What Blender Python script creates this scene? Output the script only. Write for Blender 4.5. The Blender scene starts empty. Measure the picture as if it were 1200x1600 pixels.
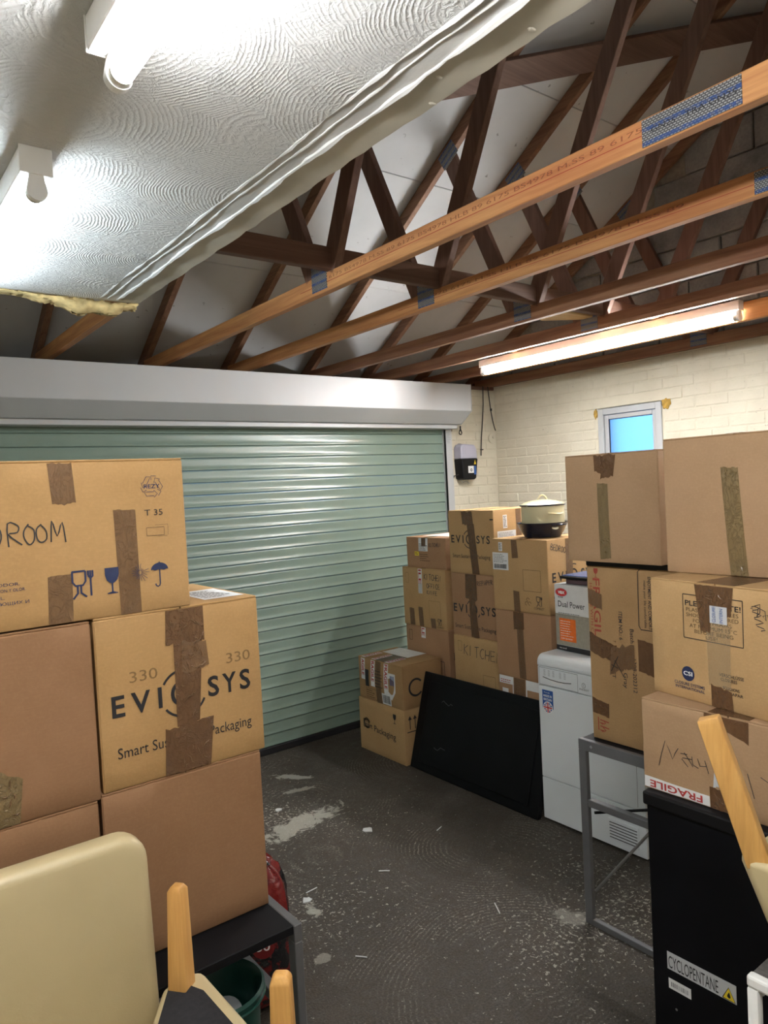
import bpy, bmesh, math, random
from mathutils import Vector, Matrix
random.seed(7)
PI = math.pi
scene = bpy.context.scene
C = scene.collection

# ------------------------------------------------------------------ camera
yaw, pitch, roll = math.radians(37.4233), math.radians(-2.0524), math.radians(-2.9691)
fwd = Vector((math.sin(yaw)*math.cos(pitch), math.cos(yaw)*math.cos(pitch), math.sin(pitch)))
rgt = Vector((math.cos(yaw), -math.sin(yaw), 0))
upv = rgt.cross(fwd)
r2 = rgt*math.cos(roll) + upv*math.sin(roll)
u2 = -rgt*math.sin(roll) + upv*math.cos(roll)
camd = bpy.data.cameras.new('camera')
cam = bpy.data.objects.new('camera', camd); C.objects.link(cam)
camd.sensor_fit = 'VERTICAL'; camd.sensor_height = 36.0; camd.sensor_width = 27.0
camd.lens = 1138.87/1600*36
camd.clip_start = 0.05
mw = Matrix((r2, u2, -fwd)).transposed().to_4x4(); mw.translation = Vector((0, 0, 1.74))
cam.matrix_world = mw
scene.camera = cam

# ------------------------------------------------------------------ world, exposure
world = bpy.data.worlds.new('sky'); scene.world = world; world.use_nodes = True
bgn = world.node_tree.nodes['Background']
bgn.inputs[0].default_value = (0.16, 0.44, 1.0, 1); bgn.inputs[1].default_value = 0.62
scene.view_settings.view_transform = 'Standard'
scene.view_settings.look = 'None'
scene.view_settings.gamma = 1
scene.view_settings.use_curve_mapping = False
scene.view_settings.exposure = 2.12
TUBE_OVERHEAD, TUBE_LEFT, TUBE_RIGHT, ADDED_TUBE_REAR_LEFT, ADDED_TUBE_REAR_RIGHT = 24.0, 14.0, 48.0, 11.0, 33.0  # the rear pair are unseen tubes added for light
scene.cycles.max_bounces = 8; scene.cycles.diffuse_bounces = 4; scene.cycles.glossy_bounces = 3; scene.cycles.transparent_max_bounces = 8

# ------------------------------------------------------------------ helpers
class MB:
    def __init__(s): s.v = []; s.f = []
    def add(s, vs, fs):
        o = len(s.v); s.v += [tuple(v) for v in vs]; s.f += [tuple(i+o for i in f) for f in fs]; return s
    def box(s, x0, y0, z0, x1, y1, z1):
        return s.add([(x0,y0,z0),(x1,y0,z0),(x1,y1,z0),(x0,y1,z0),(x0,y0,z1),(x1,y0,z1),(x1,y1,z1),(x0,y1,z1)],
                     [(0,3,2,1),(4,5,6,7),(0,1,5,4),(1,2,6,5),(2,3,7,6),(3,0,4,7)])
    def beam(s, p0, p1, w, d, ref=(0,0,1)):
        p0 = Vector(p0); p1 = Vector(p1); a = (p1-p0).normalized(); ref = Vector(ref)
        sd = a.cross(ref).normalized(); up = sd.cross(a).normalized()
        vs = []
        for p in (p0, p1):
            for i, j in ((-1,-1),(1,-1),(1,1),(-1,1)): vs.append(p + sd*(w/2*i) + up*(d/2*j))
        return s.add(vs, [(0,1,2,3),(7,6,5,4),(0,4,5,1),(1,5,6,2),(2,6,7,3),(3,7,4,0)])
    def tube(s, pts, r, n=10, caps=True):
        pts = [Vector(p) for p in pts]; rs = r if isinstance(r, (list, tuple)) else [r]*len(pts)
        vs = []; fs = []; ref = Vector((0.31, 0.17, 0.93))
        for i, p in enumerate(pts):
            a = (pts[min(i+1, len(pts)-1)] - pts[max(i-1, 0)]).normalized()
            sd = a.cross(ref)
            if sd.length < 1e-3: sd = a.cross(Vector((1,0,0)))
            sd.normalize(); up = sd.cross(a)
            for k in range(n):
                t = 2*PI*k/n; vs.append(p + sd*(math.cos(t)*rs[i]) + up*(math.sin(t)*rs[i]))
        for i in range(len(pts)-1):
            for k in range(n):
                fs.append((i*n+k, i*n+(k+1)%n, (i+1)*n+(k+1)%n, (i+1)*n+k))
        if caps: fs.append(tuple(reversed(range(n)))); fs.append(tuple((len(pts)-1)*n+k for k in range(n)))
        return s.add(vs, fs)
    def lathe(s, prof, c=(0,0,0), n=32, sx=1, sy=1):
        vs = []; fs = []; m = len(prof)
        for (r, z) in prof:
            for k in range(n):
                t = 2*PI*k/n; vs.append((c[0]+r*sx*math.cos(t), c[1]+r*sy*math.sin(t), c[2]+z))
        for i in range(m-1):
            for k in range(n): fs.append((i*n+k, i*n+(k+1)%n, (i+1)*n+(k+1)%n, (i+1)*n+k))
        return s.add(vs, fs)
    def prism(s, poly, axis, a, b):
        # poly: list of 2D points; axis 'X': poly=(y,z), 'Y': (x,z), 'Z': (x,y)
        n = len(poly); vs = []
        for t in (a, b):
            for p in poly:
                vs.append({'X': (t, p[0], p[1]), 'Y': (p[0], t, p[1]), 'Z': (p[0], p[1], t)}[axis])
        fs = [tuple(range(n)), tuple(reversed(range(n, 2*n)))]
        for i in range(n): fs.append((i, i+n, (i+1) % n + n, (i+1) % n))
        return s.add(vs, fs)
    def build(s, name, mat, parent=None, local=False, smooth=False, bevel=0, seg=2, wn=False):
        off = Vector((0,0,0))
        if parent is not None and not local:
            p = parent
            while p is not None: off = off + p.location; p = p.parent
        me = bpy.data.meshes.new(name)
        me.from_pydata([tuple(Vector(v)-off) for v in s.v], [], s.f)
        bm = bmesh.new(); bm.from_mesh(me)
        bmesh.ops.recalc_face_normals(bm, faces=bm.faces)
        if bevel:
            es = [e for e in bm.edges if e.is_manifold and e.calc_face_angle(0) > 0.5]
            bmesh.ops.bevel(bm, geom=es, offset=bevel, segments=seg, affect='EDGES', profile=0.5, clamp_overlap=True)
        bm.to_mesh(me); bm.free()
        if smooth:
            for p in me.polygons: p.use_smooth = True
            try: me.set_sharp_from_angle(angle=math.radians(38))
            except Exception: pass
        if mat is not None: me.materials.append(mat)
        o = bpy.data.objects.new(name, me); C.objects.link(o)
        if parent is not None: o.parent = parent
        return o

def tag(o, label=None, cat=None, group=None, kind=None):
    if label: o['label'] = label
    if cat: o['category'] = cat
    if group: o['group'] = group
    if kind: o['kind'] = kind
    return o
def empty(name, loc=(0,0,0), rz=0.0):
    o = bpy.data.objects.new(name, None); C.objects.link(o)
    o.location = loc; o.rotation_euler = (0, 0, rz); o.empty_display_size = 0.1
    return o
def copy_tree(o, parent=None):
    c = o.copy(); C.objects.link(c); c.parent = parent
    for ch in list(o.children): copy_tree(ch, c)
    return c

# ------------------------------------------------------------------ materials
def newmat(name):
    m = bpy.data.materials.new(name); m.use_nodes = True
    nt = m.node_tree; return m, nt, nt.nodes['Principled BSDF']
def N(nt, t, **k):
    n = nt.nodes.new(t)
    for a, b in k.items():
        if a.startswith('i_'):
            n.inputs[a[2:].replace('_', ' ')].default_value = b
        else: setattr(n, a, b)
    return n
def ramp(nt, src, stops):
    r = nt.nodes.new('ShaderNodeValToRGB'); e = r.color_ramp.elements
    while len(e) < len(stops): e.new(0.5)
    for i, (p, c) in enumerate(stops):
        e[i].position = p; e[i].color = (c[0], c[1], c[2], 1) if not isinstance(c, (int, float)) else (c, c, c, 1)
    nt.links.new(src, r.inputs[0]); return r.outputs[0]
def coords(nt, scale=(1,1,1), rot=(0,0,0), kind='Object'):
    tc = nt.nodes.new('ShaderNodeTexCoord'); mp = nt.nodes.new('ShaderNodeMapping')
    mp.inputs['Scale'].default_value = scale; mp.inputs['Rotation'].default_value = rot
    nt.links.new(tc.outputs[kind], mp.inputs[0]); return mp.outputs[0]
def noise(nt, vec, scale, detail=3, rough=.5, dist=0):
    n = nt.nodes.new('ShaderNodeTexNoise'); n.inputs['Scale'].default_value = scale
    n.inputs['Detail'].default_value = detail; n.inputs['Roughness'].default_value = rough; n.inputs['Distortion'].default_value = dist
    if vec is not None: nt.links.new(vec, n.inputs['Vector'])
    return n.outputs[0]
def math_(nt, op, a, b=None, c=None):
    n = nt.nodes.new('ShaderNodeMath'); n.operation = op
    for i, x in enumerate((a, b, c)):
        if x is None: continue
        if isinstance(x, (int, float)): n.inputs[i].default_value = x
        else: nt.links.new(x, n.inputs[i])
    return n.outputs[0]
def mixc(nt, fac, a, b, mode='MIX'):
    n = nt.nodes.new('ShaderNodeMix'); n.data_type = 'RGBA'; n.blend_type = mode
    for k, x in ((0, fac), (6, a), (7, b)):
        if isinstance(x, (int, float)): n.inputs[k].default_value = x
        elif isinstance(x, tuple): n.inputs[k].default_value = (x[0], x[1], x[2], 1)
        else: nt.links.new(x, n.inputs[k])
    return n.outputs[2]
def bump(nt, bsdf, h, strength=.3, dist=.002):
    b = nt.nodes.new('ShaderNodeBump'); b.inputs['Strength'].default_value = strength; b.inputs['Distance'].default_value = dist
    nt.links.new(h, b.inputs['Height']); nt.links.new(b.outputs[0], bsdf.inputs['Normal'])
def plain(name, col, rough=.5, metal=0.0, var=.08, scale=14, bmp=0.0, spec=.5):
    m, nt, b = newmat(name)
    v = coords(nt); n = noise(nt, v, scale, 4)
    a = tuple(max(0, x*(1-var)) for x in col); c = tuple(min(1, x*(1+var)) for x in col)
    nt.links.new(ramp(nt, n, [(.3, a), (.7, c)]), b.inputs['Base Color'])
    b.inputs['Roughness'].default_value = rough; b.inputs['Metallic'].default_value = metal
    b.inputs['Specular IOR Level'].default_value = spec
    if bmp: bump(nt, b, noise(nt, v, scale*12, 3), bmp, .001)
    return m
def card(name, a, b_, stain=.12):
    m, nt, b = newmat(name)
    v = coords(nt); vs = coords(nt, (40, 40, 420))
    n1 = noise(nt, v, 5, 4, .55); n2 = noise(nt, vs, 1.0, 3, .6); n3 = noise(nt, v, 160, 2)
    c1 = ramp(nt, n1, [(.25, a), (.75, b_)])
    c2 = mixc(nt, math_(nt, 'MULTIPLY', ramp(nt, n2, [(.3, 0), (.75, 1)]), .16), c1, tuple(x*.62 for x in a))
    c3 = mixc(nt, math_(nt, 'MULTIPLY', ramp(nt, n3, [(.45, 0), (.8, 1)]), .18), c2, tuple(min(1, x*1.35) for x in b_))
    nt.links.new(c3, b.inputs['Base Color'])
    b.inputs['Roughness'].default_value = .78; b.inputs['Specular IOR Level'].default_value = .25
    h = math_(nt, 'ADD', math_(nt, 'MULTIPLY', noise(nt, v, 9, 2), 1.0), math_(nt, 'MULTIPLY', n3, .12))
    bump(nt, b, h, .5, .004)
    return m
def wood(name, dark, light, axis=1, fine=1.0, red=0.0, rough=.6):
    m, nt, b = newmat(name)
    sc = [26*fine]*3; sc[axis] = 1.6*fine
    v = coords(nt, tuple(sc)); n = noise(nt, v, 1.0, 5, .6, .6)
    sc2 = [110*fine]*3; sc2[axis] = 3*fine
    n2 = noise(nt, coords(nt, tuple(sc2)), 1.0, 3, .6)
    c = ramp(nt, n, [(.28, dark), (.5, tuple((x+y)/2 for x, y in zip(dark, light))), (.72, light)])
    c = mixc(nt, math_(nt, 'MULTIPLY', ramp(nt, n2, [(.4, 0), (.7, 1)]), .35), c, tuple(x*.7 for x in dark))
    big = noise(nt, coords(nt), 1.3, 3)
    c = mixc(nt, math_(nt, 'MULTIPLY', ramp(nt, big, [(.35, 0), (.75, 1)]), .4+red), c, tuple(x*y for x, y in zip(dark, (1.25, .8, .7))))
    nt.links.new(c, b.inputs['Base Color']); b.inputs['Roughness'].default_value = rough
    b.inputs['Specular IOR Level'].default_value = .3
    bump(nt, b, n2, .25, .0015)
    return m
def tape_mat(name, col, alpha, rough=.16):
    m, nt, b = newmat(name)
    v = coords(nt, (18, 18, 6)); n = noise(nt, v, 2.5, 4, .6, 1.6)
    nt.links.new(ramp(nt, n, [(.3, tuple(x*.93 for x in col)), (.75, tuple(min(1, x*1.07) for x in col))]), b.inputs['Base Color'])
    b.inputs['Roughness'].default_value = rough; b.inputs['Alpha'].default_value = alpha
    b.inputs['Coat Weight'].default_value = .25; b.inputs['Coat Roughness'].default_value = .1
    cr = ramp(nt, noise(nt, coords(nt, (30, 30, 22)), 1.0, 3, .6, 2.5), [(.46, 0), (.5, 1), (.54, 0)])
    bump(nt, b, math_(nt, 'ADD', math_(nt, 'MULTIPLY', n, 1.5), math_(nt, 'MULTIPLY', cr, 1.2)), .6, .004)
    return m
def flat(name, col, rough=.6):
    m, nt, b = newmat(name)
    n = noise(nt, coords(nt), 60, 3)
    nt.links.new(ramp(nt, n, [(.3, tuple(x*.9 for x in col)), (.7, tuple(min(1, x*1.08+.002) for x in col))]), b.inputs['Base Color'])
    b.inputs['Roughness'].default_value = rough; return m
def faded(name, col, alpha):
    m = flat(name, col, .8); m.node_tree.nodes['Principled BSDF'].inputs['Alpha'].default_value = alpha; return m

M = {}
M['kraft'] = card('kraft_golden', (.40, .235, .095), (.47, .285, .125))
M['kraft_pale'] = card('kraft_pale', (.44, .275, .125), (.51, .33, .16))  # on the corner boxes, a lighter kraft copy with light in the colour
M['kraft_red'] = card('kraft_reddish', (.355, .20, .108), (.41, .24, .135))
M['kraft_shaded'] = card('kraft_shaded', (.265, .142, .070), (.315, .172, .090))  # darker copy of the reddish kraft, shade of the left boxes in its colour
M['kraft_grey'] = card('kraft_greyed', (.36, .225, .125), (.42, .27, .155))
M['kraft_worn'] = card('kraft_worn', (.33, .20, .09), (.41, .25, .12))
M['card_inner'] = card('card_inner_shadow', (.26, .155, .075), (.32, .19, .09))
M['tape'] = tape_mat('brown_tape', (.155, .078, .036), .9)
M['tape_gloss'] = tape_mat('shiny_tape_fold', (.20, .115, .06), 1.0, .07)
M['tape_gloss_olive'] = tape_mat('shiny_olive_fold', (.27, .20, .10), 1.0, .07)
M['tape_faint'] = tape_mat('thin_brown_tape', (.21, .115, .055), .8, .3)
M['tape_olive'] = tape_mat('olive_tape', (.235, .165, .075), .85, .28)
M['tape_pale'] = tape_mat('clear_tape', (.55, .42, .26), .35, .2)
M['ink'] = flat('black_ink', (.016, .015, .018), .55)
M['ink_blue'] = flat('navy_ink', (.018, .028, .085), .55)
M['ink_red'] = flat('red_ink', (.42, .035, .03), .6)
M['ink_red_faded'] = faded('faded_red_ink', (.42, .06, .04), .72)
M['ink_red_ghost'] = faded('ghost_red_ink', (.42, .06, .04), .5)
M['ink_faded'] = faded('faded_ink', (.12, .075, .03), .45)
M['ink_mid'] = faded('worn_ink', (.04, .03, .02), .75)
M['marker'] = flat('marker_pen', (.03, .028, .03), .5)
M['paper'] = plain('white_paper', (.74, .74, .74), .6, var=.04, scale=30)
M['paper_grey'] = plain('grey_paper', (.52, .53, .55), .6, var=.06, scale=30)
M['yellow'] = flat('yellow_sticker', (.8, .6, .03), .5)
M['orange'] = flat('orange_print', (.85, .17, .015), .5)
M['white_print'] = flat('white_print', (.85, .85, .85), .5)
M['blue_print'] = flat('blue_print', (.02, .09, .33), .4)
M['red_print'] = flat('red_print', (.6, .03, .03), .45)
M['wood_truss'] = wood('truss_timber', (.36, .150, .060), (.72, .40, .160), 1)  # chord wood brighter than rafters and webs, lamp light put into its orange
M['wood_rafter'] = wood('rafter_timber', (.17, .09, .055), (.36, .21, .125), 1)
M['wood_web'] = wood('web_timber', (.135, .078, .058), (.25, .150, .108), 2)
M['wood_dark'] = wood('dark_timber', (.125, .075, .056), (.22, .135, .098), 0)
M['wood_pale'] = wood('pale_timber', (.55, .36, .17), (.72, .52, .28), 0)
M['wood_orange'] = wood('orange_timber', (.42, .18, .05), (.68, .36, .12), 1)
M['leg_wood'] = wood('oak_chair_leg', (.50, .27, .075), (.66, .39, .13), 2, 1.6, rough=.4)
M['white_upvc'] = plain('white_upvc', (.46, .47, .475), .35, var=.03, scale=4)
M['white_enamel'] = plain('white_enamel', (.72, .755, .78), .3, var=.02, scale=4)
M['white_plastic'] = plain('white_plastic', (.78, .785, .78), .4, var=.03)
M['grey_steel'] = plain('grey_painted_steel', (.145, .145, .15), .42, .25, var=.08)
M['steel_rod'] = plain('bare_steel_rod', (.42, .41, .40), .35, .8)
M['black_top'] = plain('black_laminate', (.006, .006, .0075), .6, var=.2, spec=.2)
M['black_plastic'] = plain('black_plastic', (.0045, .0045, .0055), .5, var=.2, spec=.3)
M['black_matt'] = plain('black_matt_panel', (.0032, .0034, .0048), .45, var=.3, scale=8, spec=.22)
M['black_cloth'] = plain('black_dust_cover', (.012, .012, .015), .9, var=.3, scale=120, bmp=.3)
M['cable'] = plain('cable_black', (.02, .018, .018), .5)
M['rubber'] = plain('rubber_seal', (.008, .008, .010), .7)
M['lilac'] = plain('lilac_plastic', (.44, .43, .52), .4, var=.04)
M['enamel_cream'] = plain('cream_enamel', (.66, .60, .38), .22, var=.03, scale=4)
M['enamel_black'] = plain('blue_black_enamel', (.012, .014, .028), .25, var=.2)
M['green_plastic'] = plain('green_plastic', (.008, .052, .040), .35, var=.1)
M['foam'] = plain('expanding_foam', (.44, .27, .055), .9, var=.3, scale=40, bmp=.6)
M['navy_lid'] = plain('navy_lid', (.06, .11, .26), .25, var=.1)
M['zinc'] = plain('zinc', (.35, .36, .37), .5, .6, var=.15, scale=90)
M['groove'] = flat('dark_groove', (.05, .05, .052), .8)
M['grey_print'] = flat('grey_print', (.22, .23, .24), .6)
M['bulb_end'] = plain('tube_metal_cap', (.6, .58, .52), .35, .6)

def cream_leather():
    m, nt, b = newmat('cream_leather')
    v = coords(nt); n = noise(nt, v, 3, 4); g = noise(nt, v, 320, 3)
    nt.links.new(ramp(nt, n, [(.3, (.47, .385, .215)), (.7, (.54, .445, .26))]), b.inputs['Base Color'])
    b.inputs['Roughness'].default_value = .42; bump(nt, b, g, .18, .001); return m
M['leather'] = cream_leather()
def paint_wall():
    m, nt, b = newmat('cream_wall_paint')
    v = coords(nt, kind='Generated'); tc = nt.nodes.new('ShaderNodeNewGeometry')
    n = noise(nt, tc.outputs['Position'], 3.0, 5, .6); sp = noise(nt, tc.outputs['Position'], 46, 3, .6)
    c = ramp(nt, n, [(.3, (.60, .55, .43)), (.7, (.70, .65, .525))])
    mask = ramp(nt, sp, [(.70, 0), (.76, 1)])
    c = mixc(nt, math_(nt, 'MULTIPLY', mask, .75), c, (.16, .13, .10))
    sm = ramp(nt, noise(nt, tc.outputs['Position'], 1.7, 4, .65), [(.55, 0), (.8, 1)])
    c = mixc(nt, math_(nt, 'MULTIPLY', sm, .22), c, (.42, .38, .30))
    nt.links.new(c, b.inputs['Base Color']); b.inputs['Roughness'].default_value = .75
    bump(nt, b, math_(nt, 'ADD', noise(nt, tc.outputs['Position'], 60, 4, .65), math_(nt, 'MULTIPLY', sp, .6)), .55, .004)
    return m
M['wall'] = paint_wall()
def block_mat():
    m, nt, b = newmat('grey_block')
    tc = nt.nodes.new('ShaderNodeNewGeometry'); P = tc.outputs['Position']
    n = noise(nt, P, 2.2, 5, .65); f = noise(nt, P, 55, 4, .6)
    c = ramp(nt, n, [(.28, (.15, .155, .165)), (.5, (.31, .315, .31)), (.75, (.45, .445, .43))])
    c = mixc(nt, math_(nt, 'MULTIPLY', ramp(nt, f, [(.4, 0), (.75, 1)]), .3), c, (.10, .10, .10))
    nt.links.new(c, b.inputs['Base Color']); b.inputs['Roughness'].default_value = .9
    bump(nt, b, f, .6, .004); return m
M['block'] = block_mat()
M['mortar'] = plain('grey_mortar', (.34, .32, .27), .9, var=.2, scale=30, bmp=.4)
def roof_mat():
    m, nt, b = newmat('roof_lining_board')
    tc = nt.nodes.new('ShaderNodeNewGeometry'); P = tc.outputs['Position']
    n = noise(nt, P, 1.6, 5, .6); s = noise(nt, P, 24, 2, .5)
    c = ramp(nt, n, [(.3, (.55, .56, .565)), (.7, (.65, .66, .665))])
    c = mixc(nt, math_(nt, 'MULTIPLY', ramp(nt, s, [(.72, 0), (.77, 1)]), .6), c, (.12, .11, .10))
    nt.links.new(c, b.inputs['Base Color']); b.inputs['Roughness'].default_value = .8
    bump(nt, b, noise(nt, P, 8, 3), .25, .004); return m
M['roof'] = roof_mat()
M['roof_dark'] = flat('roof_void', (.02, .02, .02), .9)
def swirl_height(nt, P, sc, wl, rnd=.85):
    d = nt.nodes.new('ShaderNodeTexVoronoi'); d.feature = 'F1'; d.inputs['Scale'].default_value = sc; d.inputs['Randomness'].default_value = rnd
    w = nt.nodes.new('ShaderNodeVectorMath'); w.operation = 'MULTIPLY_ADD'
    nn = nt.nodes.new('ShaderNodeTexNoise'); nn.inputs['Scale'].default_value = 7; nn.inputs['Detail'].default_value = 3
    nt.links.new(P, nn.inputs['Vector']); nt.links.new(nn.outputs[1], w.inputs[0]); w.inputs[1].default_value = (.035, .035, 0); nt.links.new(P, w.inputs[2])
    nt.links.new(w.outputs[0], d.inputs['Vector'])
    ph = math_(nt, 'ADD', math_(nt, 'MULTIPLY', d.outputs['Distance'], 2*PI/(wl*sc)), math_(nt, 'MULTIPLY', noise(nt, P, 26, 3), 2.2))
    ring = math_(nt, 'MULTIPLY_ADD', math_(nt, 'SINE', ph), .5, .5)
    return ring, d.outputs['Distance']
def artex():
    m, nt, b = newmat('swirled_ceiling_coat')
    tc = nt.nodes.new('ShaderNodeNewGeometry'); P0 = tc.outputs['Position']
    mp = nt.nodes.new('ShaderNodeMapping'); mp.inputs['Scale'].default_value = (1, 1, 0); nt.links.new(P0, mp.inputs[0]); P = mp.outputs[0]
    ring, dist = swirl_height(nt, P, 2.6, .0072, .75)
    lump = ramp(nt, noise(nt, P, 38, 5, .6, 2.2), [(.46, 0), (.70, 1)])
    cen = ramp(nt, dist, [(.10, 1), (.30, 0)])
    amp = ramp(nt, noise(nt, P, 7, 4, .6), [(.36, .08), (.62, 1)]); ring = math_(nt, 'POWER', ring, 1.8)
    h = math_(nt, 'ADD', math_(nt, 'MULTIPLY', math_(nt, 'MULTIPLY', ring, amp), .55), math_(nt, 'MULTIPLY', math_(nt, 'MULTIPLY', lump, math_(nt, 'MULTIPLY_ADD', cen, 1.5, .25)), 2.4))
    b.inputs['Base Color'].default_value = (.66, .665, .66, 1); b.inputs['Roughness'].default_value = .5
    nt.links.new(ramp(nt, noise(nt, P, 2, 3), [(.3, (.54, .545, .545)), (.7, (.61, .615, .615))]), b.inputs['Base Color'])
    bump(nt, b, h, .75, .0036); return m
M['artex'] = artex()
M['joint'] = plain('painted_joint_strip', (.60, .60, .59), .45, var=.1, scale=10, bmp=.5)
M['bare_board'] = plain('bare_plasterboard', (.50, .47, .39), .85, var=.14, scale=7, bmp=.2)
M['wool'] = plain('yellow_insulation_wool', (.56, .43, .20), .95, var=.28, scale=26, bmp=1.0)
def floor_mat():
    m, nt, b = newmat('worn_concrete_floor')
    tc = nt.nodes.new('ShaderNodeNewGeometry'); P0 = tc.outputs['Position']
    mp = nt.nodes.new('ShaderNodeMapping'); mp.inputs['Scale'].default_value = (1, 1, 0); nt.links.new(P0, mp.inputs[0]); P = mp.outputs[0]
    n = noise(nt, P, 1.4, 6, .65); n2 = noise(nt, P, 22, 5, .7)
    c = ramp(nt, n, [(.25, (.022, .018, .014)), (.5, (.040, .032, .025)), (.75, (.066, .053, .041))])
    c = mixc(nt, math_(nt, 'MULTIPLY', ramp(nt, n2, [(.4, 0), (.7, 1)]), .45), c, (.090, .073, .054))
    ring, dist = swirl_height(nt, P, 1.3, .016)
    rm = math_(nt, 'MULTIPLY', ramp(nt, ring, [(.55, 0), (.95, 1)]), ramp(nt, noise(nt, P, 2.6, 5, .6), [(.46, 0), (.66, 1)]))
    rm = math_(nt, 'MULTIPLY', rm, ramp(nt, noise(nt, P, 95, 3, .6), [(.46, 0), (.60, 1)]))
    c = mixc(nt, math_(nt, 'MULTIPLY', rm, .75), c, (.34, .31, .27))
    gr = ramp(nt, noise(nt, P, 130, 3, .7), [(.42, 0), (.66, 1)])
    c = mixc(nt, math_(nt, 'MULTIPLY', gr, .30), c, (.185, .152, .115))
    c = mixc(nt, math_(nt, 'MULTIPLY', ramp(nt, noise(nt, P, 70, 4, .7), [(.30, 1), (.45, 0)]), .55), c, (.012, .010, .008))
    # paint specks, denser in patches
    sp = noise(nt, P, 62, 3, .6, .5); dens = ramp(nt, noise(nt, P, .9, 3), [(.38, 0), (.66, 1)])
    th = math_(nt, 'MULTIPLY_ADD', dens, -.135, .70)
    spm = math_(nt, 'MULTIPLY', math_(nt, 'SUBTRACT', sp, th), 26); spm.node.use_clamp = True
    c = mixc(nt, math_(nt, 'MULTIPLY', spm, .8), c, (.46, .43, .37))
    sp2 = ramp(nt, noise(nt, P, 17, 4, .6, .8), [(.705, 0), (.725, 1)])
    c = mixc(nt, math_(nt, 'MULTIPLY', sp2, .85), c, (.52, .50, .45))
    # old paint smears, each with its own outline
    sep = nt.nodes.new('ShaderNodeSeparateXYZ'); nt.links.new(P, sep.inputs[0])
    edge = math_(nt, 'MULTIPLY_ADD', noise(nt, P, 11, 6, .75, 1.2), 3.4, -1.6)
    for cx, cy, rx, ry, ang, op in ((1.86, 3.30, .30, .085, 8, .8), (2.16, 3.86, .13, .035, -50, .75), (2.08, 3.67, .11, .03, -14, .5), (1.50, 2.58, .035, .06, 0, .8), (1.36, 2.29, .04, .03, 0, .5), (2.25, 1.83, .05, .10, 30, .35)):
        a = math.radians(ang); dx = math_(nt, 'SUBTRACT', sep.outputs[0], cx); dy = math_(nt, 'SUBTRACT', sep.outputs[1], cy)
        uu = math_(nt, 'DIVIDE', math_(nt, 'ADD', math_(nt, 'MULTIPLY', dx, math.cos(a)), math_(nt, 'MULTIPLY', dy, math.sin(a))), rx)
        vv = math_(nt, 'DIVIDE', math_(nt, 'SUBTRACT', math_(nt, 'MULTIPLY', dy, math.cos(a)), math_(nt, 'MULTIPLY', dx, math.sin(a))), ry)
        rr = math_(nt, 'SQRT', math_(nt, 'ADD', math_(nt, 'MULTIPLY', uu, uu), math_(nt, 'MULTIPLY', vv, vv)))
        k = math_(nt, 'MULTIPLY', math_(nt, 'SUBTRACT', 1.0, math_(nt, 'ADD', rr, edge)), 5); k.node.use_clamp = True
        c = mixc(nt, math_(nt, 'MULTIPLY', k, op), c, (.44, .42, .36))
    nt.links.new(c, b.inputs['Base Color'])
    nt.links.new(ramp(nt, n2, [(.3, .45), (.7, .8)]), b.inputs['Roughness'])
    bump(nt, b, math_(nt, 'ADD', n2, math_(nt, 'MULTIPLY', gr, .6)), .6, .006); return m
M['floor'] = floor_mat()
def door_green():
    m, nt, b = newmat('sage_green_slat')
    n = noise(nt, coords(nt, (1, 1, 1)), 2.0, 4)
    nt.links.new(ramp(nt, n, [(.3, (.195, .262, .218)), (.7, (.225, .298, .250))]), b.inputs['Base Color'])
    b.inputs['Roughness'].default_value = .26; b.inputs['Metallic'].default_value = .0
    return m
M['slat'] = door_green()
def plate_mat():
    m, nt, b = newmat('toothed_nail_plate')
    v = coords(nt, (1, 1, 1)); sep = nt.nodes.new('ShaderNodeSeparateXYZ'); nt.links.new(v, sep.inputs[0])
    br = nt.nodes.new('ShaderNodeTexBrick'); br.inputs['Scale'].default_value = 1; br.inputs['Brick Width'].default_value = .009; br.inputs['Row Height'].default_value = .0055
    br.inputs['Mortar Size'].default_value = .0016; br.inputs['Color1'].default_value = (.42, .42, .41, 1); br.inputs['Color2'].default_value = (.52, .52, .51, 1); br.inputs['Mortar'].default_value = (.10, .10, .105, 1)
    cb = nt.nodes.new('ShaderNodeCombineXYZ'); nt.links.new(sep.outputs[1], cb.inputs[0]); nt.links.new(sep.outputs[2], cb.inputs[1]); nt.links.new(cb.outputs[0], br.inputs['Vector'])
    row = math_(nt, 'MULTIPLY_ADD', math_(nt, 'SINE', math_(nt, 'MULTIPLY', sep.outputs[2], 2*PI/.034)), .5, .5)
    k = math_(nt, 'MULTIPLY', ramp(nt, row, [(.72, 0), (.82, 1)]), ramp(nt, noise(nt, v, 120, 2), [(.38, .35), (.55, 1)]))
    nt.links.new(mixc(nt, math_(nt, 'MULTIPLY', k, .9), br.outputs[0], (.035, .085, .27)), b.inputs['Base Color'])
    b.inputs['Roughness'].default_value = .45; b.inputs['Metallic'].default_value = .35; return m
M['plate'] = plate_mat()
def emit(name, col, s):
    m, nt, b = newmat(name); e = nt.nodes.new('ShaderNodeEmission')
    e.inputs[0].default_value = (*col, 1); e.inputs[1].default_value = s
    nt.links.new(e.outputs[0], nt.nodes['Material Output'].inputs[0]); return m
M['tube_warm'] = emit('lit_tube_warm', (1.0, 1.0, .985), TUBE_OVERHEAD)
M['tube_cool'] = emit('lit_tube_cool', (.85, .96, 1.02), TUBE_LEFT)
M['added_tube_rear_left'] = emit('added_lit_tube_rear_left', (.99, .995, 1.0), ADDED_TUBE_REAR_LEFT)
M['added_tube_rear_right'] = emit('added_lit_tube_rear_right', (.99, .995, 1.0), ADDED_TUBE_REAR_RIGHT)
M['tube_right'] = emit('lit_tube_neutral', (.99, .995, 1.0), TUBE_RIGHT)
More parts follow.
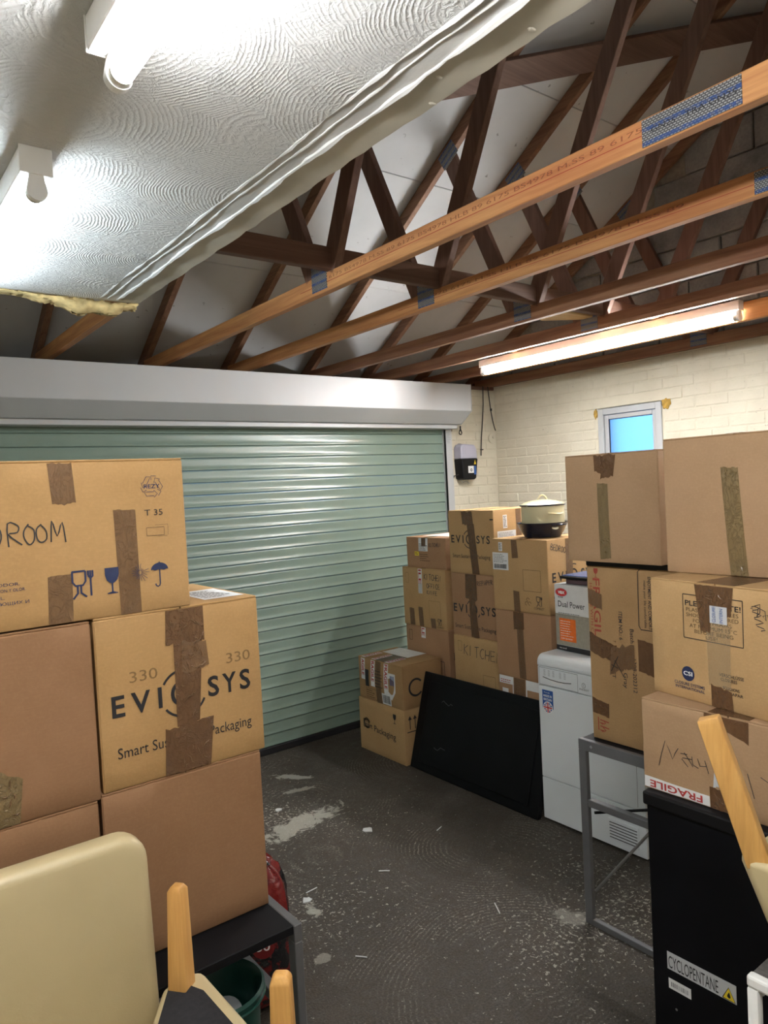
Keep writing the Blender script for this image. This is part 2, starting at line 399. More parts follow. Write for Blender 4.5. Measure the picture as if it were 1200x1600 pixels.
def frosted():
    m, nt, b = newmat('frosted_glass')
    n = noise(nt, coords(nt), 140, 3, .6, .8)
    b.inputs['Base Color'].default_value = (.86, .95, 1.0, 1); b.inputs['Transmission Weight'].default_value = 1.0
    b.inputs['Roughness'].default_value = .45; bump(nt, b, n, .5, .002); return m
M['frosted'] = frosted()
def bag_mat():
    m, nt, b = newmat('charcoal_bag_print')
    v = coords(nt); n = noise(nt, v, 7, 4, .6, .5)
    nt.links.new(ramp(nt, n, [(.32, (.006, .006, .007)), (.46, (.012, .012, .014)), (.5, (.13, .010, .010)), (.62, (.20, .018, .015)), (.74, (.02, .045, .035))]), b.inputs['Base Color'])
    b.inputs['Roughness'].default_value = .22; bump(nt, b, noise(nt, v, 22, 4, .6, 1.5), .7, .012); return m
M['bag'] = bag_mat()
M['red_dark'] = flat('dark_red_print', (.16, .012, .012), .4)

# ------------------------------------------------------------------ flat print helpers
_tc = {}
def text2d(s, bold=0.0, spacing=1.0):
    k = (s, bold, spacing)
    if k not in _tc:
        c = bpy.data.curves.new('lettering', 'FONT'); c.body = s; c.size = 1; c.resolution_u = 3; c.offset = bold; c.space_character = spacing
        o = bpy.data.objects.new('lettering', c); me = o.to_mesh()
        vs = [(v.co.x, v.co.y) for v in me.vertices]; fs = [tuple(p.vertices) for p in me.polygons]
        o.to_mesh_clear(); bpy.data.objects.remove(o); bpy.data.curves.remove(c)
        x0 = min(v[0] for v in vs); x1 = max(v[0] for v in vs)
        _tc[k] = ([(v[0]-x0, v[1]) for v in vs], fs, x1-x0)
    return _tc[k]
CAP = .69  # cap height of the lettering at size 1
GL = {
 'A': [[(0,0),(.34,1),(.66,0)],[(.12,.38),(.56,.4)]], 'B': [[(0,0),(.02,1),(.45,.92),(.5,.68),(.05,.52),(.6,.38),(.55,.06),(0,0)]],
 'C': [[(.6,.9),(.35,1),(.05,.65),(.05,.3),(.3,0),(.62,.1)]], 'D': [[(0,0),(.02,1),(.45,.85),(.62,.45),(.42,.1),(0,0)]],
 'E': [[(.6,1),(0,.98),(0,0),(.6,.03)],[(0,.52),(.48,.54)]], 'F': [[(.6,1),(0,.98),(0,0)],[(0,.52),(.48,.54)]],
 'G': [[(.6,.88),(.3,1),(.03,.6),(.08,.15),(.4,0),(.62,.2),(.6,.45),(.36,.45)]], 'H': [[(0,0),(0,1)],[(.55,0),(.58,1)],[(0,.5),(.56,.52)]],
 'I': [[(.1,0),(.12,1)]], 'K': [[(0,0),(.02,1)],[(.55,1),(.02,.5),(.6,0)]], 'L': [[(0,1),(0,0),(.5,.03)]],
 'M': [[(0,0),(.12,1),(.36,.35),(.62,1),(.78,0)]], 'N': [[(0,0),(.05,1),(.5,.05),(.58,1)]],
 'O': [[(.3,1),(.06,.75),(.04,.3),(.28,0),(.55,.25),(.56,.72),(.3,1)]], 'P': [[(0,0),(.02,1),(.5,.9),(.52,.6),(.02,.48)]],
 'R': [[(0,0),(.03,1),(.48,.88),(.45,.58),(.04,.48),(.6,0)]], 'S': [[(.55,.9),(.25,1),(.05,.75),(.5,.4),(.45,.08),(0,.05)]],
 'T': [[(0,1),(.62,1)],[(.3,1),(.32,0)]], 'U': [[(0,1),(.05,.2),(.3,0),(.52,.25),(.55,1)]], 'W': [[(0,1),(.15,0),(.38,.7),(.58,0),(.75,1)]],
 'Y': [[(0,1),(.3,.5)],[(.6,1),(.2,0)]], ' ': [],
}
class Face:
    """a flat or gently bulged face: points are given in metres from its lower left corner"""
    def __init__(s, root, O, U, V, Nn, w, h, b=0.0):
        s.sub = None; s.root, s.O, s.U, s.V, s.N, s.w, s.h, s.b = root, Vector(O), Vector(U), Vector(V), Vector(Nn), w, h, b
    def pt(s, u, v, off=.0008):
        if s.b: off += s.b*max(0, math.sin(PI*min(max(u/s.w, 0), 1)))*max(0, math.sin(PI*min(max(v/s.h, 0), 1)))
        return s.O + s.U*u + s.V*v + s.N*off
    def mesh(s, vs2, fs, mat, name, off=.0008):
        me = bpy.data.meshes.new(name); me.from_pydata([tuple(s.pt(u, v, off)) for u, v in vs2], [], fs)
        bm = bmesh.new(); bm.from_mesh(me); bmesh.ops.recalc_face_normals(bm, faces=bm.faces)
        nn = s.N
        tot = sum((f.normal.dot(nn)*f.calc_area() for f in bm.faces), 0.0)
        for f in bm.faces:
            if f.normal.dot(nn) < 0: f.normal_flip()
        bm.to_mesh(me); bm.free()
        me.materials.append(mat); o = bpy.data.objects.new(name, me); C.objects.link(o); o.parent = s.sub or s.root; return o
    def quad(s, q, mat, name='tape', off=.0007, n=8, rag=0.0):
        # q: bl, br, tr, tl
        vs = []; fs = []
        for j in range(n+1):
            for i in range(n+1):
                a, c = i/n, j/n
                u = (q[0][0]*(1-a)+q[1][0]*a)*(1-c) + (q[3][0]*(1-a)+q[2][0]*a)*c
                v = (q[0][1]*(1-a)+q[1][1]*a)*(1-c) + (q[3][1]*(1-a)+q[2][1]*a)*c
                if rag and j in (0, n): v = min(max(v + random.uniform(-rag, rag), .0006), s.h-.0003)
                vs.append((u, v))
        for j in range(n):
            for i in range(n): fs.append((j*(n+1)+i, j*(n+1)+i+1, (j+1)*(n+1)+i+1, (j+1)*(n+1)+i))
        return s.mesh(vs, fs, mat, name, off)
    def rect(s, u0, v0, u1, v1, mat, name='paper_label', off=.001, n=4):
        return s.quad([(u0,v0),(u1,v0),(u1,v1),(u0,v1)], mat, name, off, n)
    def poly(s, pts, mat, name, off=.0011):
        return s.mesh(pts, [tuple(range(len(pts)))], mat, name, off)
    def texts(s, items, mat, name='printed_text', off=.0012):
        # items: (string, u, v, cap height, width or None, angle deg, bold)
        last = None
        for it in items:
            st, u, v, h, w = it[:5]; ang = math.radians(it[5]) if len(it) > 5 else 0; bold = it[6] if len(it) > 6 else 0
            tv, tf, tw = text2d(st, bold); sy = h/CAP; sx = (w/tw) if w else sy
            ca, sa = math.cos(ang), math.sin(ang)
            last = s.mesh([(u + x*sx*ca - y*sy*sa, v + x*sx*sa + y*sy*ca) for x, y in tv], tf, mat, name, off)
        return last
    def strokes(s, lines, wd, mat, name='handwriting', off=.0012):
        vs = []; fs = []
        for ln in lines:
            ln = [Vector((p[0], p[1])) for p in ln]; o = len(vs)
            for i, p in enumerate(ln):
                a = ln[min(i+1, len(ln)-1)] - ln[max(i-1, 0)]
                if a.length < 1e-7: a = Vector((1, 0))
                a.normalize(); nr = Vector((-a.y, a.x))*wd/2
                vs += [tuple(p+nr), tuple(p-nr)]
            for i in range(len(ln)-1): fs.append((o+2*i, o+2*i+1, o+2*i+3, o+2*i+2))
        return s.mesh(vs, fs, mat, name, off)
    def crinkles(s, u0, v0, u1, v1, n, seed, mat, hgt=.0035, off=.002):
        # raised folds of wrinkled tape
        rnd = random.Random(seed); mb = MB()
        for _ in range(n):
            u, v = rnd.uniform(u0, u1), rnd.uniform(v0, v1); a = rnd.uniform(0, PI); l = rnd.uniform(.008, .026)
            pts = []
            for k in range(5):
                t = k/4-.5; bend = rnd.uniform(-.002, .002)
                pts.append(s.pt(min(max(u+l*t*math.cos(a)-bend*math.sin(a), u0), u1), min(max(v+l*t*math.sin(a)+bend*math.cos(a), v0), v1), off+hgt*.2))
            mb.tube(pts, [.0004, .0011, hgt*.45, .0011, .0004], 5, caps=False)
        o = mb.build('tape_wrinkles', mat, s.root, local=True, smooth=True); o['kind'] = 'stuff'; return o
    def hand(s, items, wd, mat=None, name='handwriting', off=.0014):
        rnd = random.Random(3)
        for it in items:
            lines = []
            st, u, v, h = it[:4]; adv = it[4] if len(it) > 4 else .78; ang = math.radians(it[5]) if len(it) > 5 else 0
            x = 0
            for ch in st:
                for ln in GL[ch]:
                    pts = []
                    for i in range(len(ln)):       # smooth the corners a little
                        px, py = ln[i]; px += rnd.uniform(-.04, .04); py += rnd.uniform(-.05, .05)
                        X, Y = (x+px*.9)*h, py*h
                        pts.append((u + X*math.cos(ang) - Y*math.sin(ang), v + X*math.sin(ang) + Y*math.cos(ang)))
                    if len(pts) > 4:
                        q = []
                        for i in range(len(pts)-1):
                            p0 = pts[max(i-1, 0)]; p1 = pts[i]; p2 = pts[i+1]; p3 = pts[min(i+2, len(pts)-1)]
                            for t in (0, .33, .66):
                                q.append(tuple(.5*((2*b)+(-a+c)*t+(2*a-5*b+4*c-d)*t*t+(-a+3*b-3*c+d)*t**3) for a, b, c, d in zip(p0, p1, p2, p3)))
                        q.append(pts[-1]); pts = q
                    lines.append(pts)
                x += adv
            s.strokes(lines, wd, mat or M['marker'], name, off)
    def ring(s, u, v, r0, r1, mat, name, a0=0, a1=360, off=.0012, n=36, asp=1.0):
        vs = []; fs = []
        for i in range(n+1):
            t = math.radians(a0+(a1-a0)*i/n)
            vs += [(u+r0*math.cos(t)*asp, v+r0*math.sin(t)), (u+r1*math.cos(t)*asp, v+r1*math.sin(t))]
        for i in range(n): fs.append((2*i, 2*i+1, 2*i+3, 2*i+2))
        return s.mesh(vs, fs, mat, name, off)
    def disc(s, u, v, r, mat, name, off=.0011, n=32, asp=1.0):
        return s.poly([(u+r*asp*math.cos(2*PI*i/n), v+r*math.sin(2*PI*i/n)) for i in range(n)], mat, name, off)
    def frame(s, u0, v0, u1, v1, wd, mat, name='printed_frame', off=.0012):
        return s.strokes([[(u0,v0),(u1,v0)],[(u1,v0),(u1,v1)],[(u1,v1),(u0,v1)],[(u0,v1),(u0,v0)]], wd, mat, name, off)
    def barcode(s, u0, v0, u1, v1, mat, name='barcode', seed=1):
        rnd = random.Random(seed); ls = []; x = u0
        vs = []; fs = []
        while x < u1:
            w = rnd.choice((.0012, .002, .003)); o = len(vs)
            vs += [(x,v0),(min(x+w, u1),v0),(min(x+w, u1),v1),(x,v1)]; fs.append((o,o+1,o+2,o+3)); x += w + rnd.choice((.0012, .002, .0028))
        return s.mesh(vs, fs, mat, name, .0018)
    def lines_of_print(s, u0, v0, u1, v1, rows, mat, name='small_print', seed=1, th=.35):
        rnd = random.Random(seed); vs = []; fs = []; hgt = (v1-v0)/rows
        for r in range(rows):
            x = u0; y = v1 - hgt*(r+.8)
            end = u0 + (u1-u0)*rnd.uniform(.6, 1)
            while x < end:
                w = rnd.uniform(.004, .014); o = len(vs); xe = min(x+w, end)
                vs += [(x,y),(xe,y),(xe,y+hgt*th),(x,y+hgt*th)]; fs.append((o,o+1,o+2,o+3)); x = xe + .003
        return s.mesh(vs, fs, mat, name, .0018)
    def glass_fork(s, u, v, h, mat, name='glass_and_fork_symbol', lw=None):
        lw = lw or h*.07
        g = [[(0,1),(.48,1)],[(.02,1),(.02,.62),(.12,.48),(.38,.48),(.48,.62),(.48,1)],[(.19,.48),(.19,.2),(.02,.0)],[(.31,.48),(.31,.2),(.5,.04)],
             [(.58,1),(.58,.82)],[(.66,1),(.66,.82)],[(.74,1),(.74,.78),(.66,.72)],[(.58,.82),(.66,.72)],[(.66,.82),(.66,.06)]]
        return s.strokes([[(u+x*h, v+y*h) for x, y in l] for l in g], lw, mat, name)
    def wine_glass(s, u, v, h, mat, name='fragile_glass_symbol'):
        pts = [(-.26,1),(.26,1),(.26,.72),(.2,.52),(.1,.43),(.03,.4),(.03,.08),(.2,.03),(.2,0),(-.2,0),(-.2,.03),(-.03,.08),(-.03,.4),(-.1,.43),(-.2,.52),(-.26,.72)]
        p = [(u+x*h, v+y*h) for x, y in pts]
        return s.mesh(p, [(0,1,2,15),(15,2,3,14),(14,3,4,13),(13,4,5,12),(12,5,6,11),(11,6,7,10),(10,7,8,9)], mat, name, .0012)
    def umbrella(s, u, v, h, mat, name='keep_dry_symbol'):
        n = 16; vs = []; fs = []
        for i in range(n+1):
            t = PI*i/n; sc = .05*abs(math.sin(3*t)) if 0 < i < n else 0
            vs += [(u+.36*h*math.cos(t), v+h*(.66+.30*math.sin(t))), (u+.36*h*math.cos(t), v+h*(.62+sc+.02))]
        for i in range(n): fs.append((2*i, 2*i+1, 2*i+3, 2*i+2))
        s.mesh(vs, fs, mat, name, .0012)
        return s.strokes([[(u, v+h), (u, v+.12*h), (u-.03*h, v+.03*h), (u-.1*h, v), (u-.17*h, v+.04*h), (u-.19*h, v+.12*h)]], h*.05, mat, name+'_handle')
    def logo_eviosys(s, u, v, w, mat, tagline=True):
        """EVI + ringed O with two outer arcs + SYS, with its line of small text; v is the baseline"""
        h = w*.135
        s.texts([('E', u, v, h, h*.62, 0, .02), ('V', u+w*.125, v, h, h*.95, 0, .02), ('I', u+w*.305, v, h, h*.2, 0, .02),
                 ('S', u+w*.66, v, h, h*.62, 0, .02), ('Y', u+w*.77, v, h, h*.8, 0, .02), ('S', u+w*.905, v, h, h*.62, 0, .02)], mat, 'printed_brand_name')
        cu, cv = u+w*.485, v+h*.5
        s.ring(cu, cv, h*.50, h*.69, mat, 'printed_ring', 0, 360)
        s.ring(cu, cv, h*1.12, h*1.24, mat, 'printed_arc', 65, 150); s.ring(cu, cv, h*1.12, h*1.24, mat, 'printed_arc', 215, 300)
        s.ring(cu, cv, h*1.12, h*1.24, mat, 'printed_arc', 312, 335)
        if tagline: s.texts([('Smart Sustainable Packaging', u+w*.02, v-h*2.05, h*.52, w*.96, 0, 0)], mat, 'printed_tagline')

def carton(name, label, corner, size, mat, group=None, rz=0.0, cref=(-1, 1), bulge=.003, seam='x', tape=None, cat='box', tapew=.048):
    """a taped cardboard carton; corner = world position of the base corner named by cref (signs in x and y)"""
    sx, sy, sz = size
    R = Matrix.Rotation(rz, 3, 'Z')
    loc = Vector(corner) - R @ Vector((cref[0]*sx/2, cref[1]*sy/2, 0))
    root = empty(name, loc, rz); tag(root, label, cat, group)
    th = .0045; bh = sz - th
    def grid(w): 
        e = .003
        return [-w/2, -w/2+e] + [-w/2 + w*k/8 for k in range(1, 8)] + [w/2-e, w/2]
    gx, gy = grid(sx), grid(sy); gz = [z+bh/2 for z in grid(bh)]
    mb = MB(); ids = {}
    rnd = random.Random(hash((round(sx*1000), round(sy*1000), round(sz*1000), round(corner[0]*100), round(corner[2]*100))) & 0xffff)
    def vid(i, j, k):
        key = (i, j, k)
        if key not in ids:
            x, y, z = gx[i], gy[j], gz[k]; n = 10
            ex = (i in (0, n)) + (j in (0, n)) + (k in (0, n))
            bx = math.sin(PI*j/n)*math.sin(PI*k/n); by = math.sin(PI*i/n)*math.sin(PI*k/n)
            fx = lambda t, w: max(0, math.sin(PI*min(max(t/w, 0), 1)))
            if i in (0, n) and ex == 1: x += (1 if i else -1)*bulge*fx(y+sy/2, sy)*fx(z, bh)
            if j in (0, n) and ex == 1: y += (1 if j else -1)*bulge*fx(x+sx/2, sx)*fx(z, bh)
            if ex >= 2:
                d = .0011 + rnd.uniform(0, .0012)
                if i in (0, n): x += -d if i else d
                if j in (0, n): y += -d if j else d
                if k == n: z -= d*.6
            ids[key] = len(mb.v); mb.v.append((x, y, z))
        return ids[key]
    n = 10
    for a in range(n):
        for b in range(n):
            mb.f += [(vid(0,a,b), vid(0,a,b+1), vid(0,a+1,b+1), vid(0,a+1,b)), (vid(n,a,b), vid(n,a+1,b), vid(n,a+1,b+1), vid(n,a,b+1)),
                     (vid(a,0,b), vid(a+1,0,b), vid(a+1,0,b+1), vid(a,0,b+1)), (vid(a,n,b), vid(a,n,b+1), vid(a+1,n,b+1), vid(a+1,n,b)),
                     (vid(a,b,0), vid(a,b+1,0), vid(a+1,b+1,0), vid(a+1,b,0)), (vid(a,b,n), vid(a+1,b,n), vid(a+1,b+1,n), vid(a,b+1,n))]
    mb.build('carton_body', mat, root, local=True, smooth=True)
    g = .0015; e = .001
    for k in (-1, 1):
        f = MB()
        if seam == 'x': f.box(-sx/2+e, min(k*g, k*(sy/2-e)), bh, sx/2-e, max(k*g, k*(sy/2-e)), sz)
        else: f.box(min(k*g, k*(sx/2-e)), -sy/2+e, bh, max(k*g, k*(sx/2-e)), sy/2-e, sz)
        f.build('top_flap', mat, root, local=True, bevel=.0012, seg=1)
    F = {'-X': Face(root, (-sx/2, sy/2, 0), (0,-1,0), (0,0,1), (-1,0,0), sy, bh, bulge),
         '-Y': Face(root, (-sx/2, -sy/2, 0), (1,0,0), (0,0,1), (0,-1,0), sx, bh, bulge),
         '+Z': Face(root, (-sx/2, -sy/2, sz), (1,0,0), (0,1,0), (0,0,1), sx, sy, 0)}
    if tape:
        if seam == 'x': F['+Z'].rect(0, sy/2-tapew/2, sx, sy/2+tapew/2, M[tape], 'tape', .0006, 6)
        else: F['+Z'].rect(sx/2-tapew/2, 0, sx/2+tapew/2, sy, M[tape], 'tape', .0006, 6)
    return root, F

# ================================================================== STRUCTURE
XL, XR, YB, YF, ZC = -1.25, 4.58, -1.62, 4.36, 2.53      # room limits, underside of roof trusses
SL = .61                                                  # roof slope
def rz_(Y, o=0.0):                                        # underside of the rafters at depth Y (ridge over Y = 1.5)
    Yc = Y if Y >= 1.5 else 3.0 - Y
    return 2.922 - SL*(Yc-4.005) + o
mb = MB(); mb.add([(XL-.2,YB-.2,0),(XR+.2,YB-.2,0),(XR+.2,YF+.3,0),(XL-.2,YF+.3,0),(XL-.2,YB-.2,-.1),(XR+.2,YB-.2,-.1),(XR+.2,YF+.3,-.1),(XL-.2,YF+.3,-.1)],
                  [(0,1,2,3),(7,6,5,4),(0,4,5,1),(1,5,6,2),(2,6,7,3),(3,7,4,0)])
tag(mb.build('floor', M['floor']), 'dark worn concrete floor with paint specks', kind='structure')
tag(MB().box(XL-.2, YB-.2, 0, XL, YF+.42, 4.6).build('wall_left', M['wall']), 'painted left wall', kind='structure')
tag(MB().box(XL, YB-.2, 0, XR, YB, 3.2).build('wall_back', M['wall']), 'painted rear wall', kind='structure')
# front wall: lintel over the roller door and the two piers
wf = MB(); wf.box(XL, YF+.0035, 0, -.45, YF+.2, 2.5); wf.box(-.45, YF+.0035, 2.16, 4.0, YF+.2, 2.5); wf.box(4.0, YF+.0035, 0, XR+.1, YF+.2, 2.5)
wall_front = tag(wf.build('wall_front', M['wall']), 'cream painted brick pier and lintel around the roller door', kind='structure')
# right wall with the window opening
WY0, WY1, WZ0, WZ1 = 2.80, 3.315, 1.62, 2.225
wr = MB(); X0 = XR+.0035
wr.box(X0, YB, 0, XR+.2, WY0, ZC); wr.box(X0, WY1, 0, XR+.2, YF+.42, ZC); wr.box(X0, WY0, 0, XR+.2, WY1, WZ0); wr.box(X0, WY0, WZ1, XR+.2, WY1, ZC)
wall_right = tag(wr.build('wall_right', M['wall']), 'cream painted brick wall with a small window', kind='structure')

brick_cache = {}
def brick_mesh(l, h, d, mat, bev=.004):
    k = (round(l, 3), round(h, 3), mat.name)
    if k not in brick_cache:
        o = MB().box(-d, -l/2, -h/2, d, l/2, h/2).build('brick', mat, bevel=bev, seg=1)
        brick_cache[k] = o.data; bpy.data.objects.remove(o)
    return brick_cache[k]
rb = random.Random(5)
def spans(y0, y1, z0, z1, holes):
    out = [(y0, y1)]
    for a, b, c, d in holes:
        if z1 > c+.004 and z0 < d-.004:
            nxt = []
            for s, e in out:
                if b <= s or a >= e: nxt.append((s, e)); continue
                if a-s > .02: nxt.append((s, a))
                if e-b > .02: nxt.append((b, e))
            out = nxt
    return out
holes = [(WY0-.012, WY1+.012, WZ0-.01, WZ1+.002), (2.645, 3.485, 2.222, 2.305)]
stuff = MB(); PITCH = .075
for k in range(-1, 33):
    z0 = .05 + k*PITCH + .004; z1 = z0 + PITCH - .008
    z0 = max(z0, .004); z1 = min(z1, ZC-.004)
    if z1-z0 < .015: continue
    for s, e in spans(YB+.01, YF, z0, z1, holes):
        y = YF - (.1125 if k % 2 else 0) - .0
        y = y + .225
        while y > s:
            a, b = max(y-.225+.004, s+.002), min(y-.004, e-.002); y -= .225
            if b-a < .02: continue
            px = rb.uniform(-.0012, .0012)
            if a > 1.62 and z0 > 1.30:
                o = bpy.data.objects.new('brick', brick_mesh(b-a, z1-z0, .014, M['wall'])); C.objects.link(o)
                o.parent = wall_right; o.location = (XR+.014+px, (a+b)/2, (z0+z1)/2)
            else:
                stuff.box(XR+px, a, z0, XR+.02, b, z1)
so = stuff.build('lower_brickwork', M['wall'], wall_right); so['kind'] = 'stuff'
stuff = MB()
for k in range(-1, 33):
    z0 = max(.05 + k*PITCH + .004, .004); z1 = min(.05 + k*PITCH + PITCH - .004, 2.49)
    if z1-z0 < .015: continue
    x = 4.0 - (.1125 if k % 2 else 0)
    while x < XR:
        a, b = max(x+.004, 4.002), min(x+.221, XR-.001); x += .225
        if b-a < .02: continue
        if z0 > 1.25:
            o = bpy.data.objects.new('brick', brick_mesh(b-a, z1-z0, .014, M['wall'])); C.objects.link(o)
            o.parent = wall_front; o.location = ((a+b)/2, YF+.014+rb.uniform(-.001, .001), (z0+z1)/2); o.rotation_euler = (0, 0, PI/2)
        else: stuff.box(a, YF, z0, b, YF+.02, z1)
so = stuff.build('lower_brickwork', M['wall'], wall_front); so['kind'] = 'stuff'
# gable of grey blocks above the truss line
gp = [(YF+.45, ZC), (YF+.45, rz_(YF+.45, .10)), (1.5, rz_(1.5, .10)), (YB-.2, rz_(YB-.2, .10)), (YB-.2, ZC)]
wg = tag(MB().prism(gp, 'X', XR+.026, XR+.2).build('wall_gable', M['mortar']), 'grey unpainted concrete block gable above the trusses', kind='structure')
for k in range(0, 10):
    z0 = ZC + .012 + k*.225; z1 = z0 + .215
    y = 4.6 - (.225 if k % 2 else 0)
    while y > -1.3:
        a, b = y-.44, y; y -= .45
        if z1 > rz_(max(b, 3-a) if True else 0, .09): 
            # trim the block to the slope
            ztop = min(z1, rz_(max(abs(b-1.5), abs(a-1.5))+1.5, .09))
            if ztop - z0 < .05: continue
        else: ztop = z1
        o = bpy.data.objects.new('block', brick_mesh(b-a, ztop-z0, .02, M['block'], .006)); C.objects.link(o)
        o.parent = wg; o.location = (XR+.022+rb.uniform(-.002, .002), (a+b)/2, (z0+ztop)/2)
# concrete lintel above the window, window, foam
tag(MB().box(XR-.006, 2.65, 2.227, XR+.1, 3.48, 2.300).build('trim_1', M['wall'], bevel=.003, seg=1), 'painted concrete lintel above the small window', kind='structure')
w1 = empty('window_1', (XR, (WY0+WY1)/2, WZ0)); tag(w1, 'small white frosted window high in the cream wall', kind='structure')
fr = MB()
fr.box(XR-.012, WY0, WZ0, XR+.05, WY0+.045, WZ1-.005); fr.box(XR-.012, WY1-.045, WZ0, XR+.05, WY1, WZ1-.005)
fr.box(XR-.012, WY0+.045, WZ1-.05, XR+.05, WY1-.045, WZ1-.005); fr.box(XR-.012, WY0+.045, WZ0, XR+.05, WY1-.045, WZ0+.045)
fr.build('window_frame', M['white_upvc'], w1, bevel=.004, seg=2)
fs_ = MB(); a0, a1, b0, b1 = WY0+.047, WY1-.047, WZ0+.047, WZ1-.052; t = .032
fs_.box(XR+.004, a0, b0, XR+.04, a0+t, b1); fs_.box(XR+.004, a1-t, b0, XR+.04, a1, b1); fs_.box(XR+.004, a0+t, b1-t, XR+.04, a1-t, b1); fs_.box(XR+.004, a0+t, b0, XR+.04, a1-t, b0+t)
fs_.build('sash', M['white_upvc'], w1, bevel=.005, seg=2)
MB().box(XR+.018, a0+t-.004, b0+t-.004, XR+.024, a1-t+.004, b1-t+.004).build('pane', M['frosted'], w1)
gk = MB(); gk.box(XR+.012, a1-t-.006, b0+t, XR+.016, a1-t, b1-t); gk.box(XR+.012, a0+t, b1-t-.004, XR+.016, a1-t, b1-t); gk.box(XR+.012, a0+t, b0+t, XR+.016, a1-t, b0+t+.005); gk.build('gasket', M['rubber'], w1)
for (y, z, a, b) in ((WY1+.022, WZ1-.035, .020, .035), (WY0-.035, WZ1-.02, .032, .042)):
    bm = bmesh.new(); bmesh.ops.create_icosphere(bm, subdivisions=3, radius=1)
    for v in bm.verts:
        k = 1+.25*math.sin(7*v.co.y+3*v.co.z)*math.cos(5*v.co.z+y*40)
        v.co = Vector((v.co.x*.006, v.co.y*a*k, v.co.z*b*k))
    me = bpy.data.meshes.new('foam_filler'); bm.to_mesh(me); bm.free(); me.materials.append(M['foam'])
    for p in me.polygons: p.use_smooth = True
    o = bpy.data.objects.new('foam_filler', me); C.objects.link(o); o.parent = w1; o.location = (-.002, y-w1.location.y, z-w1.location.z)
    o['label'] = 'dried yellow expanding foam'

# ---- roof lining boards, each board its own panel
roof = empty('ceiling_slope', (XL, 1.5, 4.5)); tag(roof, 'pale grey lining boards between the rafters', kind='structure')
def sheet(x0, x1, ya, yb, th=.012, o=.088):
    p = []
    for t in (0, th):
        for (x, y) in ((x0, ya), (x1, ya), (x1, yb), (x0, yb)): p.append((x, y, rz_(y, o+t)))
    MB().add(p, [(0,1,2,3),(7,6,5,4),(0,4,5,1),(1,5,6,2),(2,6,7,3),(3,7,4,0)]).build('lining_board', M['roof'], roof)
rows = [4.80, 3.91, 3.22, 2.64, 2.05, 1.503]
for ri in range(len(rows)-1):
    xs = [XL, -.13, 1.068, 2.245, 3.43, XR+.02] if ri % 2 == 0 else [XL, .45, 1.662, 2.87, 3.967, XR+.02]
    for i in range(len(xs)-1): sheet(xs[i]+.002, xs[i+1]-.002, rows[ri]-.003, rows[ri+1]+.003)
for (a, b) in ((1.497, .5), (.494, -.5), (-.506, YB-.2)):
    for (x0, x1) in ((XL, 1.068), (1.072, 3.43), (3.434, XR+.02)): sheet(x0, x1, a, b)
p = []
for t in (.10, .16):
    for (x, y) in ((XL-.2, 5.0), (XR+.2, 5.0), (XR+.2, 1.5), (XL-.2, 1.5), (XR+.2, YB-.4), (XL-.2, YB-.4)): p.append((x, y, rz_(y, t)))
tag(MB().add(p, [(0,1,2,3),(3,2,4,5),(9,8,7,6),(11,10,8,9),(0,6,7,1),(5,4,10,11),(0,3,9,6),(3,5,11,9),(1,7,8,2),(2,8,10,4)]).build('ceiling_deck', M['roof_dark']), 'dark roof deck behind the lining boards', kind='structure')
tag(MB().prism([(YF+.15, 2.30), (YF+.40, 2.30), (YF+.40, 2.62), (YF+.37, 2.62), (YF+.37, 2.32), (YF+.15, 2.32)], 'X', XL-.2, XR+.2).build('trim_2', M['wood_dark']), 'dark fascia board closing the eaves above the door', kind='structure')
tag(MB().box(XL, YF+.0, 2.502, XR, YF+.10, ZC-.001).build('trim_3', M['wood_dark']), 'dark timber wall plate under the truss ends', kind='structure')

# ---- textured ceiling on the left
CX, CY = 1.050, 2.93
ceil = tag(MB().box(XL, YB, 2.5215, CX, CY, ZC-.0005).build('ceiling', M['bare_board']), 'plasterboard ceiling with swirled white texture and a bare torn edge', kind='structure')
MB().box(XL, YB, 2.5165, .885, CY-.035, 2.5216).build('textured_coat', M['artex'], ceil)
MB().box(.885, YB, 2.5185, .962, CY-.03, 2.5216).build('painted_joint_strip', M['joint'], ceil)
for x, r in ((.888, .0045), (.915, .003), (.958, .0065)):
    pts = []; y = YB
    while y < CY-.03:
        pts.append((x+.003*math.sin(y*9+x*50)+rb.uniform(-.0016, .0016), y, 2.5185)); y += .03
    MB().tube(pts, [r*(1+.35*math.sin(i*.7)+rb.uniform(-.3, .3)) for i in range(len(pts))], 6).build('plaster_ridge', M['joint'], ceil, smooth=True)
# ragged broken edge of the board
pts = [(CX-.004, YB)]; y = YB
while y < CY: pts.append((CX+rb.uniform(-.001, .006), y)); y += .05
pts += [(CX+.004, CY), (CX-.004, CY)]
MB().prism(pts, 'Z', 2.5217, 2.527).build('torn_paper_edge', M['bare_board'], ceil)
for (x, y) in ((1.045, 1.13), (1.03, .85), (.99, 1.05)):
    MB().lathe([(.001, -.002), (.005, -.0015), (.008, .0), (.009, .001)], (x, y, 2.5215), 7, 1.3, .7).build('plaster_chip', M['bare_board'], ceil)
